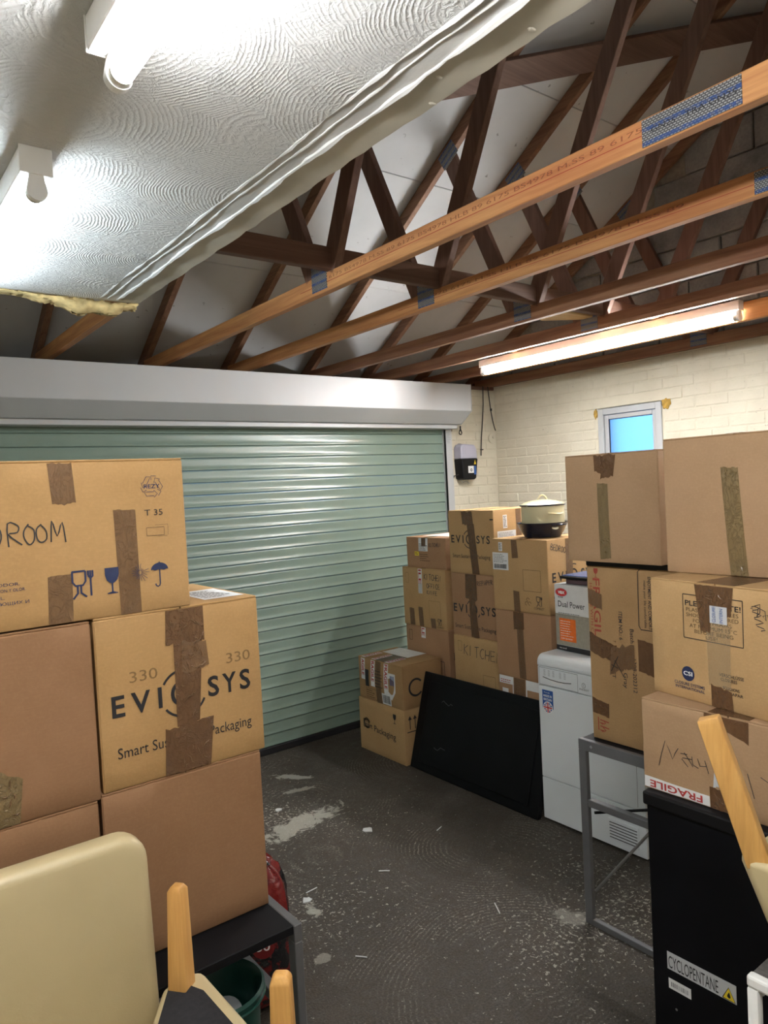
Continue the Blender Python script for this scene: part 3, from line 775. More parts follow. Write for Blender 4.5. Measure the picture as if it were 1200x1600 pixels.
# insulation wool sagging from the front edge
bm = bmesh.new(); bmesh.ops.create_grid(bm, x_segments=60, y_segments=16, size=1)
rw = random.Random(11); vv = []
for v in bm.verts:
    u, w = v.co.x*.5+.5, v.co.y*PI
    th = .004 + .026*max(0, min(1, (u-.30)/.25))*(.75+.35*math.sin(u*9+1.3)+.2*math.sin(u*31)) + rw.uniform(-.002, .002)
    x = .38 + .66*u; dz = .6*th*(1+math.cos(w)*-1)*.9
    v.co = Vector((x + rw.uniform(-.006, .006), CY+.012+.035*math.sin(w)+rw.uniform(-.007, .007), 2.520 - th*(1-math.cos(w))*.85 + rw.uniform(-.004, .004)*min(1, th/.02)))
me = bpy.data.meshes.new('insulation_wool'); bm.to_mesh(me); bm.free(); me.materials.append(M['wool'])
for p_ in me.polygons: p_.use_smooth = True
o = bpy.data.objects.new('insulation_wool', me); C.objects.link(o); tag(o, 'yellow insulation wool sagging from the broken ceiling edge', 'insulation')

# ---- roof trusses
TW = .036
XT = [1.014, 1.645, 2.215, 2.86, 3.405, 3.945, 4.542]
TL = ['roof truss half hidden by the edge of the textured ceiling', 'lowest-looking orange truss with red stamps and the largest nail plate, second from left',
      'third roof truss from the left end of the door header', 'fourth roof truss, middle of the seven in the roof', 'fifth roof truss, left of the right-hand strip light',
      'sixth roof truss, right of the right-hand strip light', 'last roof truss fixed along the cream brick wall']
def make_truss():
    root = empty('roof_truss', (XT[0], 1.5, ZC))
    def pr(name, mat, poly, bev=.0025, w=TW, x=0.0):
        return MB().prism([(y, z) for y, z in poly], 'X', XT[0]+x, XT[0]+x+w).build(name, mat, root, bevel=bev, seg=1)
    pr('bottom_chord', M['wood_truss'], [(4.55, ZC), (4.55, ZC+.073), (-1.55, ZC+.073), (-1.55, ZC)])
    c = .085
    pr('rafter', M['wood_rafter'], [(4.78, rz_(4.78)), (4.78, rz_(4.78)+c), (1.502, rz_(1.5)+c), (1.502, rz_(1.5))])
    pr('rafter', M['wood_rafter'], [(-1.78, rz_(-1.78)), (-1.78, rz_(-1.78)+c), (1.498, rz_(1.5)+c), (1.498, rz_(1.5))])
    def web(y0, z0, y1, z1, d=.088):
        a = Vector((y1-y0, z1-z0)).normalized(); n = Vector((-a.y, a.x))*d/2
        return pr('web', M['wood_web'], [(y0-n.x, z0-n.y), (y1-n.x, z1-n.y), (y1+n.x, z1+n.y), (y0+n.x, z0+n.y)], w=TW-.001)
    nz = ZC+.075
    web(2.56, nz, 2.99, rz_(2.99)); web(2.44, nz, 1.53, rz_(1.53)-.01)
    web(.44, nz, .01, rz_(.01)); web(.56, nz, 1.47, rz_(1.47)-.01)
    def plate(y0, z0, y1, z1, ang=0):
        o = MB().box(XT[0]-.0022, -(y1-y0)/2, -(z1-z0)/2, XT[0]+.0, (y1-y0)/2, (z1-z0)/2)
        ob = o.build('nail_plate', M['plate'], root, local=True); ob.data.transform(Matrix.Translation((-XT[0], 0, 0)))
        ob.location = (0, (y0+y1)/2-1.5, (z0+z1)/2-ZC); ob.rotation_euler = (ang, 0, 0); return ob
    plate(2.445, ZC+.012, 2.555, ZC+.13); plate(.445, ZC+.012, .555, ZC+.13)
    plate(.785, ZC+.003, 1.03, ZC+.068)
    plate(2.92, rz_(2.97)-.05, 3.05, rz_(2.97)+.045, -.55); plate(1.42, rz_(1.5)-.12, 1.58, rz_(1.5)+.06)
    return root
tr0 = make_truss(); trs = [tr0]
for i in range(1, 7):
    t = copy_tree(tr0); t.location = (XT[i], 1.5, ZC); trs.append(t)
for t, l in zip(trs, TL): tag(t, l, 'roof truss', 'timber roof trusses')
dk = wood('stained_shaded_timber', (.19, .09, .055), (.40, .225, .125), 1)  # darker chords: stain and shade both put into the colour
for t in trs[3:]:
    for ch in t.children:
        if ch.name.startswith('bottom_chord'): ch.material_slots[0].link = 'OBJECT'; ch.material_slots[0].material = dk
# stamps on the second truss and lettering on its splice plate
fc = Face(trs[1], (0, 1.55, 0), (0,-1,0), (0,0,1), (-1,0,0), 6, .07)
fc.texts([('6175 BS4978 M.SS 89 6175 BS4978 HLB 89 6175 BS4978 M.SS 89 6175', .62, .043, .0125, 1.40)], M['ink_red_ghost'], 'red_stamp_lettering', .0006)['kind'] = 'stuff'
fc.strokes([[(.4, .035), (2.25, .0335)]], .0022, M['ink_red_faded'], 'red_stamp_line', .0006)
fc.texts([('GN25 \u00b7 TRA GN25', 2.045, .030, .013, .21)], M['ink'], 'plate_lettering', .003)
fc2 = Face(trs[2], (0, 1.55, 0), (0,-1,0), (0,0,1), (-1,0,0), 6, .07)
fc2.texts([('BS4978 6175 M.SS HLB 89 6175 BS4978 M.SS 89', .5, .043, .0125, 1.3)], M['ink_red_ghost'], 'red_stamp_lettering', .0006)['kind'] = 'stuff'
fc2.strokes([[(.35, .035), (2.25, .034)]], .002, M['ink_red_faded'], 'red_stamp_line', .0006)
# bracing
b1 = tag(MB().beam((XT[0]+.02, 2.425, ZC+.118), (XR-.03, 2.425, ZC+.118), .038, .088, (0,0,1)).build('binder_board', M['wood_dark'], bevel=.003, seg=1), 'long dark binder board lying across the truss bottom chords', 'board')
nrm = Vector((0, SL, 1)).normalized()
def slope_pt(x, y, o): return (x, y, rz_(y, o))
tag(MB().beam(slope_pt(1.9, 2.98, -.018), slope_pt(4.55, 1.80, -.018), .150, .026, tuple(nrm)).build('diagonal_brace', M['wood_dark'], bevel=.003, seg=1), 'wide dark diagonal brace crossing under the upper rafters', 'board')
for i, (x0, x1, l) in enumerate(((2.90, 3.40, 'pale cut timber piece between the fourth and fifth trusses'), (3.445, 3.94, 'pale cut timber noggin nearest the strip light'))):
    tag(MB().prism([(x0, 2.47), (x1, 2.47), (x1, 2.54), (x0+.30, 2.66), (x0+.12, 2.60)], 'Z', ZC+.074, ZC+.112).build('timber_offcut', M['wood_pale'], bevel=.002, seg=1), l, 'timber', 'pale timber offcuts in the roof')

# ---- roller shutter door
door = empty('door_1', (1.74, 4.32, 0)); tag(door, 'sage green roller shutter door with white housing', kind='structure')
DX0, DX1 = -.43, 3.945
prof = [(.0, .0), (-.004, .0015), (-.0095, .003), (-.0118, .006), (-.0122, .0085), (-.0112, .0125), (-.0090, .0185), (-.0070, .026), (-.0058, .036), (-.0052, .050), (-.0050, .066), (-.0046, .0735), (-.0030, .0765), (.006, .0765), (.006, 0)]
slm = MB().prism([(4.325+y, z) for y, z in prof], 'X', DX0, DX1)
s0 = slm.build('slat', M['slat'], door, smooth=True)
for k in range(28):
    s = s0 if k == 0 else s0.copy()
    if k: C.objects.link(s); s.parent = door
    s.location = (0, 0, .045 + k*.077)
MB().box(DX0, 4.305, .0, DX1, 4.335, .046).build('bottom_seal', M['rubber'], door, bevel=.004, seg=1)
MB().prism([(4.34,2.485),(4.05,2.485),(4.05,2.282),(4.172,2.192),(4.34,2.192)], 'X', -.5, 4.0).build('shutter_housing', M['white_upvc'], door, bevel=.004, seg=2)
hc = MB().prism([(4.34,2.487),(4.048,2.487),(4.048,2.281),(4.171,2.190),(4.34,2.190)], 'X', 4.0, 4.004); hc.build('housing_end_cap', M['white_upvc'], door)
for z in (2.46, 2.30): MB().tube([(4.004, 4.075, z), (4.009, 4.075, z)], .006, 8).build('screw', M['zinc'], door)
MB().box(-.43, 4.20, 2.160, 3.985, 4.345, 2.1925).build('lath_guide', M['white_upvc'], door, bevel=.003, seg=1)
for x in (3.925, -.47):
    g_ = MB(); g_.box(x, 4.285, 0, x+.075, 4.365, 2.16); go = g_.build('guide_rail', M['white_upvc'], door, bevel=.003, seg=1)
MB().box(3.925, 4.283, 0, 3.931, 4.30, 2.158).build('brush_seal', M['rubber'], door)
gf = Face(door, (3.925-1.74, 4.285-4.32, 0), (1,0,0), (0,0,1), (0,-1,0), .075, 2.1)
gf.lines_of_print(.018, 2.05, .058, 2.145, 7, M['grey_print'], 'guide_label', 3, .25)

# ================================================================== LIGHT FITTINGS
def strip_light(label, x, y0, y1, ztop, tm, body_h, body_w=.062, side=0, cat='light', drop=.024):
    """batten with one bare tube under it, running along Y"""
    root = empty('strip_light', (x, (y0+y1)/2, ztop)); tag(root, label, cat, 'fluorescent strip lights')
    MB().box(x-body_w/2, y0, ztop-body_h, x+body_w/2, y1, ztop).build('batten', M['white_plastic'], root, bevel=.006, seg=2)
    zt = ztop-body_h-drop; r = .0185; xt = x+side
    MB().tube([(xt, y0+.028, zt), (xt, y1-.028, zt)], r, 20).build('lit_tube', tm, root, smooth=True)
    for y, d in ((y0+.012, 1), (y1-.012, -1)):
        MB().tube([(xt, y+.004*d, zt), (xt, y+.022*d, zt)], r*1.02, 18).build('tube_cap', M['bulb_end'], root, smooth=True)
        e = MB(); n = 14
        pts = [(xt-.014, ztop-body_h+.002)] + [(xt-.0215*math.cos(PI*k/n), zt-.0215*math.sin(PI*k/n)) for k in range(n+1)] + [(xt+.014, ztop-body_h+.002)]
        e.prism(pts, 'Y', y-.008, y+.004 if d > 0 else y+.008).build('lamp_holder', M['white_plastic'], root)
        MB().box(x-body_w/2-.001, y-.013 if d > 0 else y+.009, ztop-body_h-.001, x+body_w/2+.001, y-.009 if d > 0 else y+.013, ztop).build('end_plate', M['white_plastic'], root, bevel=.001, seg=1)
    return root
strip_light('white strip light overhead at the top left, its lit tube running back over the camera', .412, -.27, 1.215, 2.5165, M['tube_warm'], .058, .068, .010, drop=.034)
strip_light('white strip light at the left edge of the textured ceiling, nearest the roller door', .412, 1.72, 3.0-.14, 2.5165, M['tube_cool'], .058, .066, .0, drop=.034)
strip_light('added strip light on the textured ceiling behind the viewpoint, unseen fill light', .412, -1.58, -.40, 2.5165, M['added_tube_rear_left'], .058, .068, .0, drop=.034)  # unseen lamp added to brighten the box faces
mbd = empty('light_mounting_board', (3.69, 2.0, 2.465)); tag(mbd, 'orange timber board carrying the right-hand strip light', 'board')
MB().box(3.662, -.55, 2.465, 3.70, 3.60, 2.555).build('board', M['wood_orange'], mbd, bevel=.002, seg=1)
for y in (-.3, .5, 1.45, 2.2, 3.2): MB().box(3.441, y, 2.5615, 3.945, y+.045, 2.60).build('crosspiece', M['wood_orange'], mbd, bevel=.002, seg=1)
strip_light('long strip light under the trusses beside the cream wall', 3.632, 1.775, 3.56, 2.561, M['tube_right'], .048, .050, .0, drop=.032)
strip_light('added strip light further back on the same orange board, unseen', 3.632, -.45, 1.33, 2.561, M['added_tube_rear_right'], .048, .050, .0, drop=.032)  # unseen lamp, inferred from lit web edges and added to brighten the roof

# ================================================================== WALL FITTINGS
op = empty('door_opener_unit', (4.165, YF, 1.76)); tag(op, 'black and lilac control box on the pier beside the roller door', 'control box')
MB().prism([(4.078,1.925),(4.26,1.925),(4.255,1.90),(4.235,1.765),(4.215,1.755),(4.105,1.755),(4.088,1.765)], 'Y', YF-.095, YF).build('control_housing', M['black_plastic'], op, bevel=.008, seg=2)
MB().prism([(4.078,1.925),(4.08,2.02),(4.10,2.045),(4.235,2.038),(4.258,2.0),(4.262,1.925)], 'Y', YF-.088, YF).build('lamp_cover', M['lilac'], op, bevel=.01, seg=2)
of = Face(op, (4.078-4.165, -.095, 0), (1,0,0), (0,0,1), (0,-1,0), .18, .17)
of.sub = of.rect(.066, .048, .128, .105, M['paper'], 'paper_label', .0006); of.ring(.10, .072, .006, .012, M['ink'], 'printed_symbol', off=.001); of.sub = None
of.rect(.130, .035, .155, .105, M['blue_print'], 'blue_label', .0006)
of.poly([(.132,.118),(.156,.118),(.146,.155)], M['yellow'], 'warning_triangle', .0006)
MB().tube([(4.09, YF-.04, 1.80), (4.045, YF-.03, 1.79), (4.03, YF-.02, 1.74), (4.022, YF-.015, 1.62), (4.025, YF-.012, 1.56), (4.035, YF-.012, 1.50)], .004, 8).build('power_cable', M['cable'], op, smooth=True)
MB().tube([(4.10, YF-.05, 1.757), (4.12, YF-.05, 1.735), (4.16, YF-.05, 1.745), (4.19, YF-.05, 1.722)], .003, 6).build('aerial_wire', M['zinc'], op, smooth=True)
MB().tube([(4.085, YF-.02, 2.03), (4.13, YF-.01, 2.052), (4.17, YF-.01, 2.045)], .003, 6).build('top_wire', M['zinc'], op, smooth=True)
ph = empty('release_handle', (4.12, 4.3, 2.13)); tag(ph, 'small black pull loop hanging below the shutter housing', 'handle')
MB().tube([(4.12, 4.31, 2.192), (4.12, 4.31, 2.165)], .006, 8).build('stem', M['black_plastic'], ph)
MB().tube([(4.12, 4.31, 2.168), (4.111, 4.31, 2.15), (4.106, 4.31, 2.135), (4.112, 4.31, 2.124), (4.128, 4.31, 2.124), (4.134, 4.31, 2.135), (4.129, 4.31, 2.15), (4.12, 4.31, 2.168)], .005, 8).build('loop', M['black_plastic'], ph, smooth=True)
tag(MB().box(4.02, 4.335, 2.15, 4.055, YF, 2.19).build('rust_bracket', plain('rusty_iron', (.13, .05, .025), .9, var=.4, scale=60, bmp=.5), bevel=.003, seg=1), 'rusty iron bracket stub under the end of the shutter housing', 'bracket')
def hang(name, label, pts, r=.0045):
    h = empty(name, pts[-1]); tag(h, label, 'cable', 'loose cables by the corner'); MB().tube(pts, r, 8).build('cable', M['cable'], h, smooth=True); return h
h1 = hang('hanging_cable', 'straight black cable hanging down the pier right of the control box', [(4.43, YF-.02, 2.53), (4.425, YF-.02, 2.38), (4.41, YF-.018, 2.24), (4.39, YF-.016, 2.10), (4.382, YF-.014, 2.0), (4.38, YF-.012, 1.95)])
MB().tube([(4.368, YF-.02, 2.0), (4.400, YF-.02, 2.0)], .005, 6).build('cable_clip', M['cable'], h1)
h2 = hang('hanging_cable', 'short black cable bending toward the corner of the cream walls', [(4.487, YF-.02, 2.53), (4.50, YF-.02, 2.42), (4.512, YF-.02, 2.33), (4.53, YF-.018, 2.25), (4.553, YF-.016, 2.18), (4.565, YF-.015, 2.16)])
MB().tube([(4.515, YF-.02, 2.345), (4.515, YF-.02, 2.325)], .009, 8).build('cable_clip', M['cable'], h2)
cr = empty('ceiling_rose_plate', (4.53, YF, 2.09)); tag(cr, 'old round painted-over electrical plate low in the corner of the pier', 'socket')
MB().tube([(4.525, YF, 2.095), (4.525, YF-.012, 2.095)], .042, 20).build('backplate', M['wall'], cr, bevel=.003)
MB().tube([(4.535, YF-.012, 2.105), (4.535, YF-.022, 2.105)], .012, 10).build('cap', M['wall'], cr)

# ================================================================== FURNITURE UNDER THE STACKS
def desk(label, x0, x1, y0, y1, h=.727):
    root = empty('desk', ((x0+x1)/2, (y0+y1)/2, 0)); tag(root, label, 'desk', 'steel framed desks used as shelving')
    t = .034
    MB().box(x0+.020, y0+.004, h-.022, x1-.020, y1-.004, h-.001).build('desk_top', M['black_top'], root, bevel=.0015, seg=1)
    for x, d in ((x0, 1), (x1-t*.62, -1)):
        w = t*.62
        for y in (y0, y1-t): MB().box(x, y, 0, x+w, y+t, h-.042).build('leg', M['grey_steel'], root, bevel=.002, seg=1)
        MB().box(x, y0, h-.042, x+w, y1, h).build('top_rail', M['grey_steel'], root, bevel=.002, seg=1)
        MB().box(x, y0+t, .0, x+w, y1-t, .024).build('floor_rail', M['grey_steel'], root, bevel=.002, seg=1)
        MB().box(x, y0+t, .468, x+w+.006, y1-t, .496).build('mid_rail', M['grey_steel'], root, bevel=.002, seg=1)
        ym = (y0+y1)/2; xi = x+w if d > 0 else x
        MB().tube([(xi+.004*d, y1-t-.002, .13), (xi+.004*d, ym, .468)], .0055, 8).build('brace_rod', M['steel_rod'], root, smooth=True)
        MB().tube([(xi+.004*d, y1-t-.01, .44), (xi+.30*d, ym, .45)], .0055, 8).build('brace_rod', M['black_plastic'], root, smooth=True)
        for y in (y0+.05, y1-.06): MB().tube([(x-.0015 if d > 0 else x+w+.0015, y, h-.02), (x+.002 if d > 0 else x+w-.002, y, h-.02)], .006, 8).build('bolt', M['zinc'], root)
    return root
desk('grey steel desk with black top under the left-hand stack of plain boxes', -.35, .826, 1.478, 2.10)
desk('grey steel desk with black top between the white dryer and the black fridge', 2.252, 3.30, 1.185, 1.785)

# ================================================================== LEFT STACK
G_L = 'cartons stacked on the left desk'
carton('cardboard_box', 'plain reddish-brown box standing on the left desk under the boldly printed box', (.806, 1.6, .729), (.378, .38, .383), M['kraft_shaded'], G_L, cref=(1,-1), seam='y', tape='tape')
r, F = carton('cardboard_box', 'golden box with large black lettering and wrinkled tape in the left stack', (.82, 1.6, 1.1135), (.386, .385, .376), M['kraft'], G_L, cref=(1,-1), seam='y', tape='tape', bulge=.002)
f = F['-Y']; f.logo_eviosys(.027, .158, .332, M['ink'])
f.texts([('330', .068, .226, .024, .062), ('330', .296, .226, .024, .062)], M['ink_faded'], 'faded_numbers')
f.quad([(.152,.295),(.245,.295),(.246,.376),(.157,.376)], M['tape'], 'tape', .0016, 10, .004)
f.quad([(.168,.105),(.222,.110),(.240,.31),(.170,.31)], M['tape'], 'tape', .0021, 12)
f.quad([(.186,.225),(.252,.232),(.248,.29),(.19,.30)], M['tape_faint'], 'tape_scrap', .0026, 8, .005)
f.quad([(.135,.0),(.243,.0),(.256,.112),(.140,.105)], M['tape'], 'tape', .0026, 12, .004)
f.crinkles(.165, .325, .24, .370, 9, 6, M['tape_gloss'], off=.0025); f.crinkles(.185, .255, .245, .30, 10, 7, M['tape_gloss'], off=.003); f.crinkles(.165, .01, .24, .10, 9, 8, M['tape_gloss'], off=.003); f.crinkles(.18, .12, .22, .25, 6, 9, M['tape_gloss'], off=.0026)
F['+Z'].rect(.27, .04, .372, .22, M['paper'], 'paper_label', .0012); F['+Z'].lines_of_print(.28, .06, .36, .2, 7, M['ink'], 'small_print', 9)
r, F = carton('cardboard_box', 'wide box marked for the bedroom with navy handling symbols, topmost of the left stack', (.652, 1.6, 1.4905), (.60, .40, .337), M['kraft'], G_L, cref=(1,-1), seam='x', tape='tape')
f = F['-Y']
f.quad([(.317,.245),(.364,.246),(.360,.332),(.312,.332)], M['tape_faint'], 'tape', .0008, 8, .003)
f.quad([(.442,.0),(.487,.0),(.486,.226),(.438,.228)], M['tape_faint'], 'tape', .0008, 10, .001)
f.quad([(.296,.0),(.344,.0),(.347,.101),(.299,.099)], M['tape_faint'], 'tape', .0008, 8, .001)
f.hand([('BED', .118, .166, .052, .70, 0), ('R', .230, .167, .047), ('O', .258, .168, .040), ('O', .283, .170, .036), ('M', .309, .168, .043)], .0028)
f.glass_fork(.345, .047, .057, M['ink_blue']); f.wine_glass(.427, .049, .056, M['ink_blue']); f.umbrella(.532, .052, .055, M['ink_blue'])
rs = random.Random(2)
f.strokes([[(.487+.004*math.cos(a), .087+.004*math.sin(a)), (.487+q*math.cos(a), .087+q*math.sin(a))] for a, q in [(2*PI*k/18, rs.uniform(.010, .022)) for k in range(18)]], .0009, M['ink_blue'], 'keep_from_heat_symbol', .0019)
for k in range(3):
    def Q(x, y, k=k):
        t = math.radians(120*k); return (.526+x*math.cos(t)-y*math.sin(t), .275+x*math.sin(t)+y*math.cos(t))
    f.strokes([[Q(-.013,-.021), Q(.004,-.021), Q(.004,-.0245), Q(.012,-.0165), Q(.004,-.0085), Q(.004,-.012), Q(-.010,-.012), Q(-.0175,-.0125), Q(-.013,-.021)]], .0011, M['ink_blue'], 'recycling_arrow')
    f.strokes([[Q(.014,-.021), Q(.0205,-.0115), Q(.0125,-.0065)]], .0011, M['ink_blue'], 'recycling_arrow')
f.texts([('REZY', .508, .271, .009, .036, 0, .01)], M['ink_blue'], 'printed_text')
f.texts([('T 35', .506, .211, .013, .041)], M['ink'], 'printed_text')
f.frame(.508, .166, .548, .184, .0007, M['ink']); f.strokes([[(.528+.003*k, .189), (.5295+.003*k, .189)] for k in range(10)]+[[(.557, .188-.003*k), (.557, .1865-.003*k)] for k in range(8)]+[[(.535+.003*k, .164), (.5365+.003*k, .164)] for k in range(7)], .0010, M['ink'], 'dotted_frame')
f.texts([('SENSIBLE A LA HUMEDAD Y AL ODOR.', .02, .0895, .0062, .227), ('PROTEGER DE HUMEDAD, SUCIEDAD, CALOR, PRESION Y OLOR.', .02, .0780, .0062, .237), ('BESCHERMEN TEGEN VOCHT EN VUIL.', .02, .0640, .0062, .198), ('\u0411\u0415\u0420\u0415\u0427\u042c \u041e\u0422 \u0412\u041b\u0410\u0413\u0418 \u0418 \u0417\u0410\u0413\u0420\u042f\u0417\u041d\u042f\u042e\u0429\u0418\u0425 \u0418', .02, .0520, .0062, .242),
         ('FRAGILE', .17, .281, .0062, .05), ('SENSIBLE', .165, .255, .0062, .05)], M['ink_blue'], 'small_print')
r, F = carton('cardboard_box', 'plain reddish-brown box under the bedroom box, left of the boldly printed box', (.428, 1.6, 1.1045), (.384, .385, .382), M['kraft_shaded'], G_L, cref=(1,-1), seam='y', tape='tape')
f = F['-Y']; f.quad([(.172,.0),(.226,.0),(.236,.092),(.184,.115)], M['tape_olive'], 'tape', .0010, 8, .005); f.crinkles(.178, .02, .226, .09, 8, 1, M['tape_gloss'])
carton('cardboard_box', 'plain box at the far left standing on the desk behind the cream chair back', (.421, 1.6, .729), (.38, .385, .374), M['kraft_shaded'], G_L, cref=(1,-1), seam='y', tape='tape')

# ================================================================== RIGHT STACK
G_R = 'cartons stacked on the right'
r, F = carton('cardboard_box', 'plain greyish box with an olive tape strip just under the window', (2.25, 1.79, 1.4185), (.38, .392, .398), M['kraft_grey'], G_R, tape='tape', tapew=.07)
f = F['-X']; f.quad([(.135,.330),(.215,.318),(.226,.392),(.132,.393)], M['tape'], 'tape', .0012, 10, .006); f.quad([(.160,.306),(.205,.312),(.21,.34),(.165,.335)], M['tape'], 'tape_scrap', .0018, 6, .004)
f.quad([(.146,.012),(.192,.014),(.190,.286),(.144,.292)], M['tape_olive'], 'tape', .0010, 10, .002)
f.crinkles(.15, .02, .188, .09, 7, 2, M['tape_gloss_olive']); f.crinkles(.15, .33, .212, .388, 14, 3, M['tape_gloss'])
r, F = carton('cardboard_box', 'largest plain box at the right edge with one slanting olive tape', (2.0, 1.225, 1.4385), (.40, .43, .397), M['kraft_grey'], G_R, tape='tape')
f = F['-X']; f.quad([(.195,.0),(.245,.0),(.225,.302),(.176,.305)], M['tape_olive'], 'tape', .0010, 10, .002)
f.crinkles(.182, .275, .222, .30, 6, 4, M['tape_gloss_olive']); f.crinkles(.20, .005, .24, .03, 6, 5, M['tape_gloss_olive'])
tag(MB().box(2.288, 1.37, 1.3965, 2.64, 1.742, 1.4165).build('black_tray', M['black_plastic'], bevel=.003, seg=1), 'thin black tray sandwiched between two boxes of the right stack', 'tray')
r, F = carton('cardboard_box', 'tall box lying with sideways red fragile print, standing on the right desk', (2.30, 1.748, .729), (.36, .45, .667), M['kraft_worn'], G_R, tape='tape', bulge=.004)
f = F['-X']
f.texts([('FRAGILE', .028, .62, .030, .26, -90, .01)], M['ink_red_faded'], 'red_printed_text'); f.texts([('HANDLE WITH CARE', .012, .60, .012, .23, -90)], M['ink_red_faded'], 'red_small_print')
f.wine_glass(.042, .622, .036, M['ink_red_faded'])
f.texts([('ITEM NO.: 6', .137, .503, .0155, .105, -90, .006), ('Batch No', .184, .444, .0155, .092, -90, .006), ('1308-202312', .190, .335, .0155, .125, -90, .006), ('Dark Gray', .150, .345, .0165, .125, -90, .006), ('1 SET', .101, .298, .0145, .048, -90, .006)], M['ink'], 'printed_text')
f.strokes([[(.222,.46),(.222,.655),(.232,.666),(.30,.666)],[(.222,.46),(.230,.447),(.30,.447)]], .003, M['ink'], 'printed_frame')
f.texts([('make your life comfortable', .245, .625, .010, .17, -90), ('ENJOYMENT AND COMFORT', .262, .64, .012, .19, -90, .012)], M['ink'], 'printed_text')
f.quad([(.003,.335),(.12,.305),(.125,.372),(.004,.41)], M['tape'], 'tape', .0016, 10, .004); f.quad([(.09,.262),(.20,.30),(.20,.385),(.10,.372)], M['tape_faint'], 'tape', .0022, 8, .01)
f.quad([(.215,.295),(.29,.28),(.29,.40),(.215,.41)], M['tape'], 'tape', .0016, 8, .003)
f.quad([(.004,.10),(.078,.09),(.080,.145),(.005,.158)], M['tape'], 'tape', .0016, 8, .002); f.quad([(.004,.52),(.066,.50),(.066,.56),(.004,.58)], M['tape_faint'], 'tape', .0016, 8, .002)
f.crinkles(.01, .33, .12, .39, 8, 11, M['tape_gloss'], off=.002); f.crinkles(.012, .105, .075, .145, 6, 12, M['tape_gloss'], off=.002)
f.strokes([[(.098,.275),(.13,.335)],[(.108,.29),(.115,.318),(.152,.262)],[(.10,.30),(.128,.29)]], .003, M['ink'], 'torn_dark_patch', .003)
f.texts([('\u2191\u2191', .030, .078, .030, .05, -90)], M['ink_red_faded'], 'this_way_up_symbol'); f.strokes([[(.028,.085),(.028,.035)],[(.036,.076),(.075,.072)],[(.036,.052),(.075,.048)]], .0042, M['ink_red_faded'], 'this_way_up_arrows')
r, F = carton('cardboard_box', 'golden box with a boxed printed notice and round navy logo', (1.877, 1.206, 1.107), (.40, .43, .3295), M['kraft_pale'], G_R, rz=math.radians(-9.56), tape='tape', bulge=.002, tapew=.12)
f = F['-X']
f.frame(.114, .174, .296, .294, .0022, M['ink'])
f.texts([('PLEASE NOTE!', .121, .264, .0140, .170, 0, .012)], M['ink'], 'printed_notice')
f.texts([('PLASTIC CLOSURES', .124, .2485, .0100, .160), ('SHOULD BE STORED', .124, .2340, .0100, .160), ('FOR 24 HOURS', .146, .2195, .0100, .118), ('AT MINIMUM 15\u00b0C', .134, .2050, .0100, .145), ('BEFORE BEING', .150, .1910, .0100, .118), ('USE!', .185, .1785, .0095, .036)], M['ink_mid'], 'printed_notice')
f.quad([(.166,.232),(.262,.245),(.271,.328),(.152,.328)], M['tape'], 'tape', .0018, 12, .005); f.quad([(.17,.20),(.20,.20),(.205,.262),(.165,.262)], M['tape'], 'tape', .0023, 6, .004)
f.crinkles(.165, .279, .262, .325, 14, 10, M['tape_gloss'], off=.0022)
f.rect(.200, .226, .252, .272, M['paper_grey'], 'paper_scrap', .0026); f.texts([('CLOSURE', .218, .229, .010, .040, 90), ('INTERN', .240, .229, .010, .038, 90)], M['blue_print'], 'printed_text', .0036)
f.quad([(.19,.058),(.256,.058),(.260,.226),(.187,.226)], M['tape_pale'], 'clear_tape', .0016, 10, .002)
f.quad([(.196,.0),(.262,.0),(.258,.05),(.196,.060)], M['tape'], 'tape', .0020, 8, .004)
f.sub = f.disc(.123, .0735, .0205, M['ink_blue'], 'round_logo'); f.texts([('CSI', .1085, .0685, .011, .029, 0, .02)], M['white_print'], 'logo_lettering', .0018); f.sub = None
f.texts([('CLOSURE SYSTEMS', .076, .0395, .0082, .099, 0, .012), ('INTERNATIONAL', .079, .0285, .0075, .096, 0, .012)], M['ink_blue'], 'printed_text')
f.texts([('VERSCHL\u00dcSSE', .222, .088, .0085, .072, 0, .008), ('CLOSURES', .226, .0765, .0080, .048, 0, .008), ('BOUCHONS', .232, .055, .0080, .048, 0, .008), ('TAPAR', .250, .043, .0080, .040, 0, .008)], M['ink'], 'printed_text', .0012)
rs = random.Random(4); f.strokes([[(.325+.08*t/26+rs.uniform(-.012,.012), .292-.085*t/26+rs.uniform(-.016,.016)) for t in range(27)], [(.33+.012*math.sin(t*1.3)+.001*t, .285-.0035*t) for t in range(18)]], .0022, M['marker'], 'scribble')
r, F = carton('cardboard_box', 'worn box with scrawled handwriting and red and white tape, standing on the black fridge', (1.795, 1.196, .8505), (.42, .50, .2555), M['kraft_grey'], G_R, tape='tape', tapew=.11, bulge=.004)
f = F['-X']
f.strokes([[(.050,.074),(.060,.112),(.072,.149),(.084,.125),(.093,.103),(.101,.122),(.111,.138)], [(.117,.126),(.137,.128)],[(.128,.131),(.146,.108),(.152,.098)],[(.120,.112),(.138,.094)],[(.122,.115),(.150,.118)],[(.150,.126),(.152,.104),(.168,.099)],[(.166,.125),(.172,.106),(.190,.110)],[(.186,.125),(.196,.092)],[(.298,.122),(.313,.062)],[(.33,.122),(.36,.108)],[(.345,.06),(.37,.08)]], .0020, M['marker'], 'handwriting')
f.quad([(.003,.004),(.195,.004),(.195,.032),(.003,.034)], M['paper'], 'printed_tape', .0010, 8, .001)
f.texts([('FRAGILE', .175, .026, .019, .155, 180, .02)], M['ink_red'], 'red_printed_text', .0018)
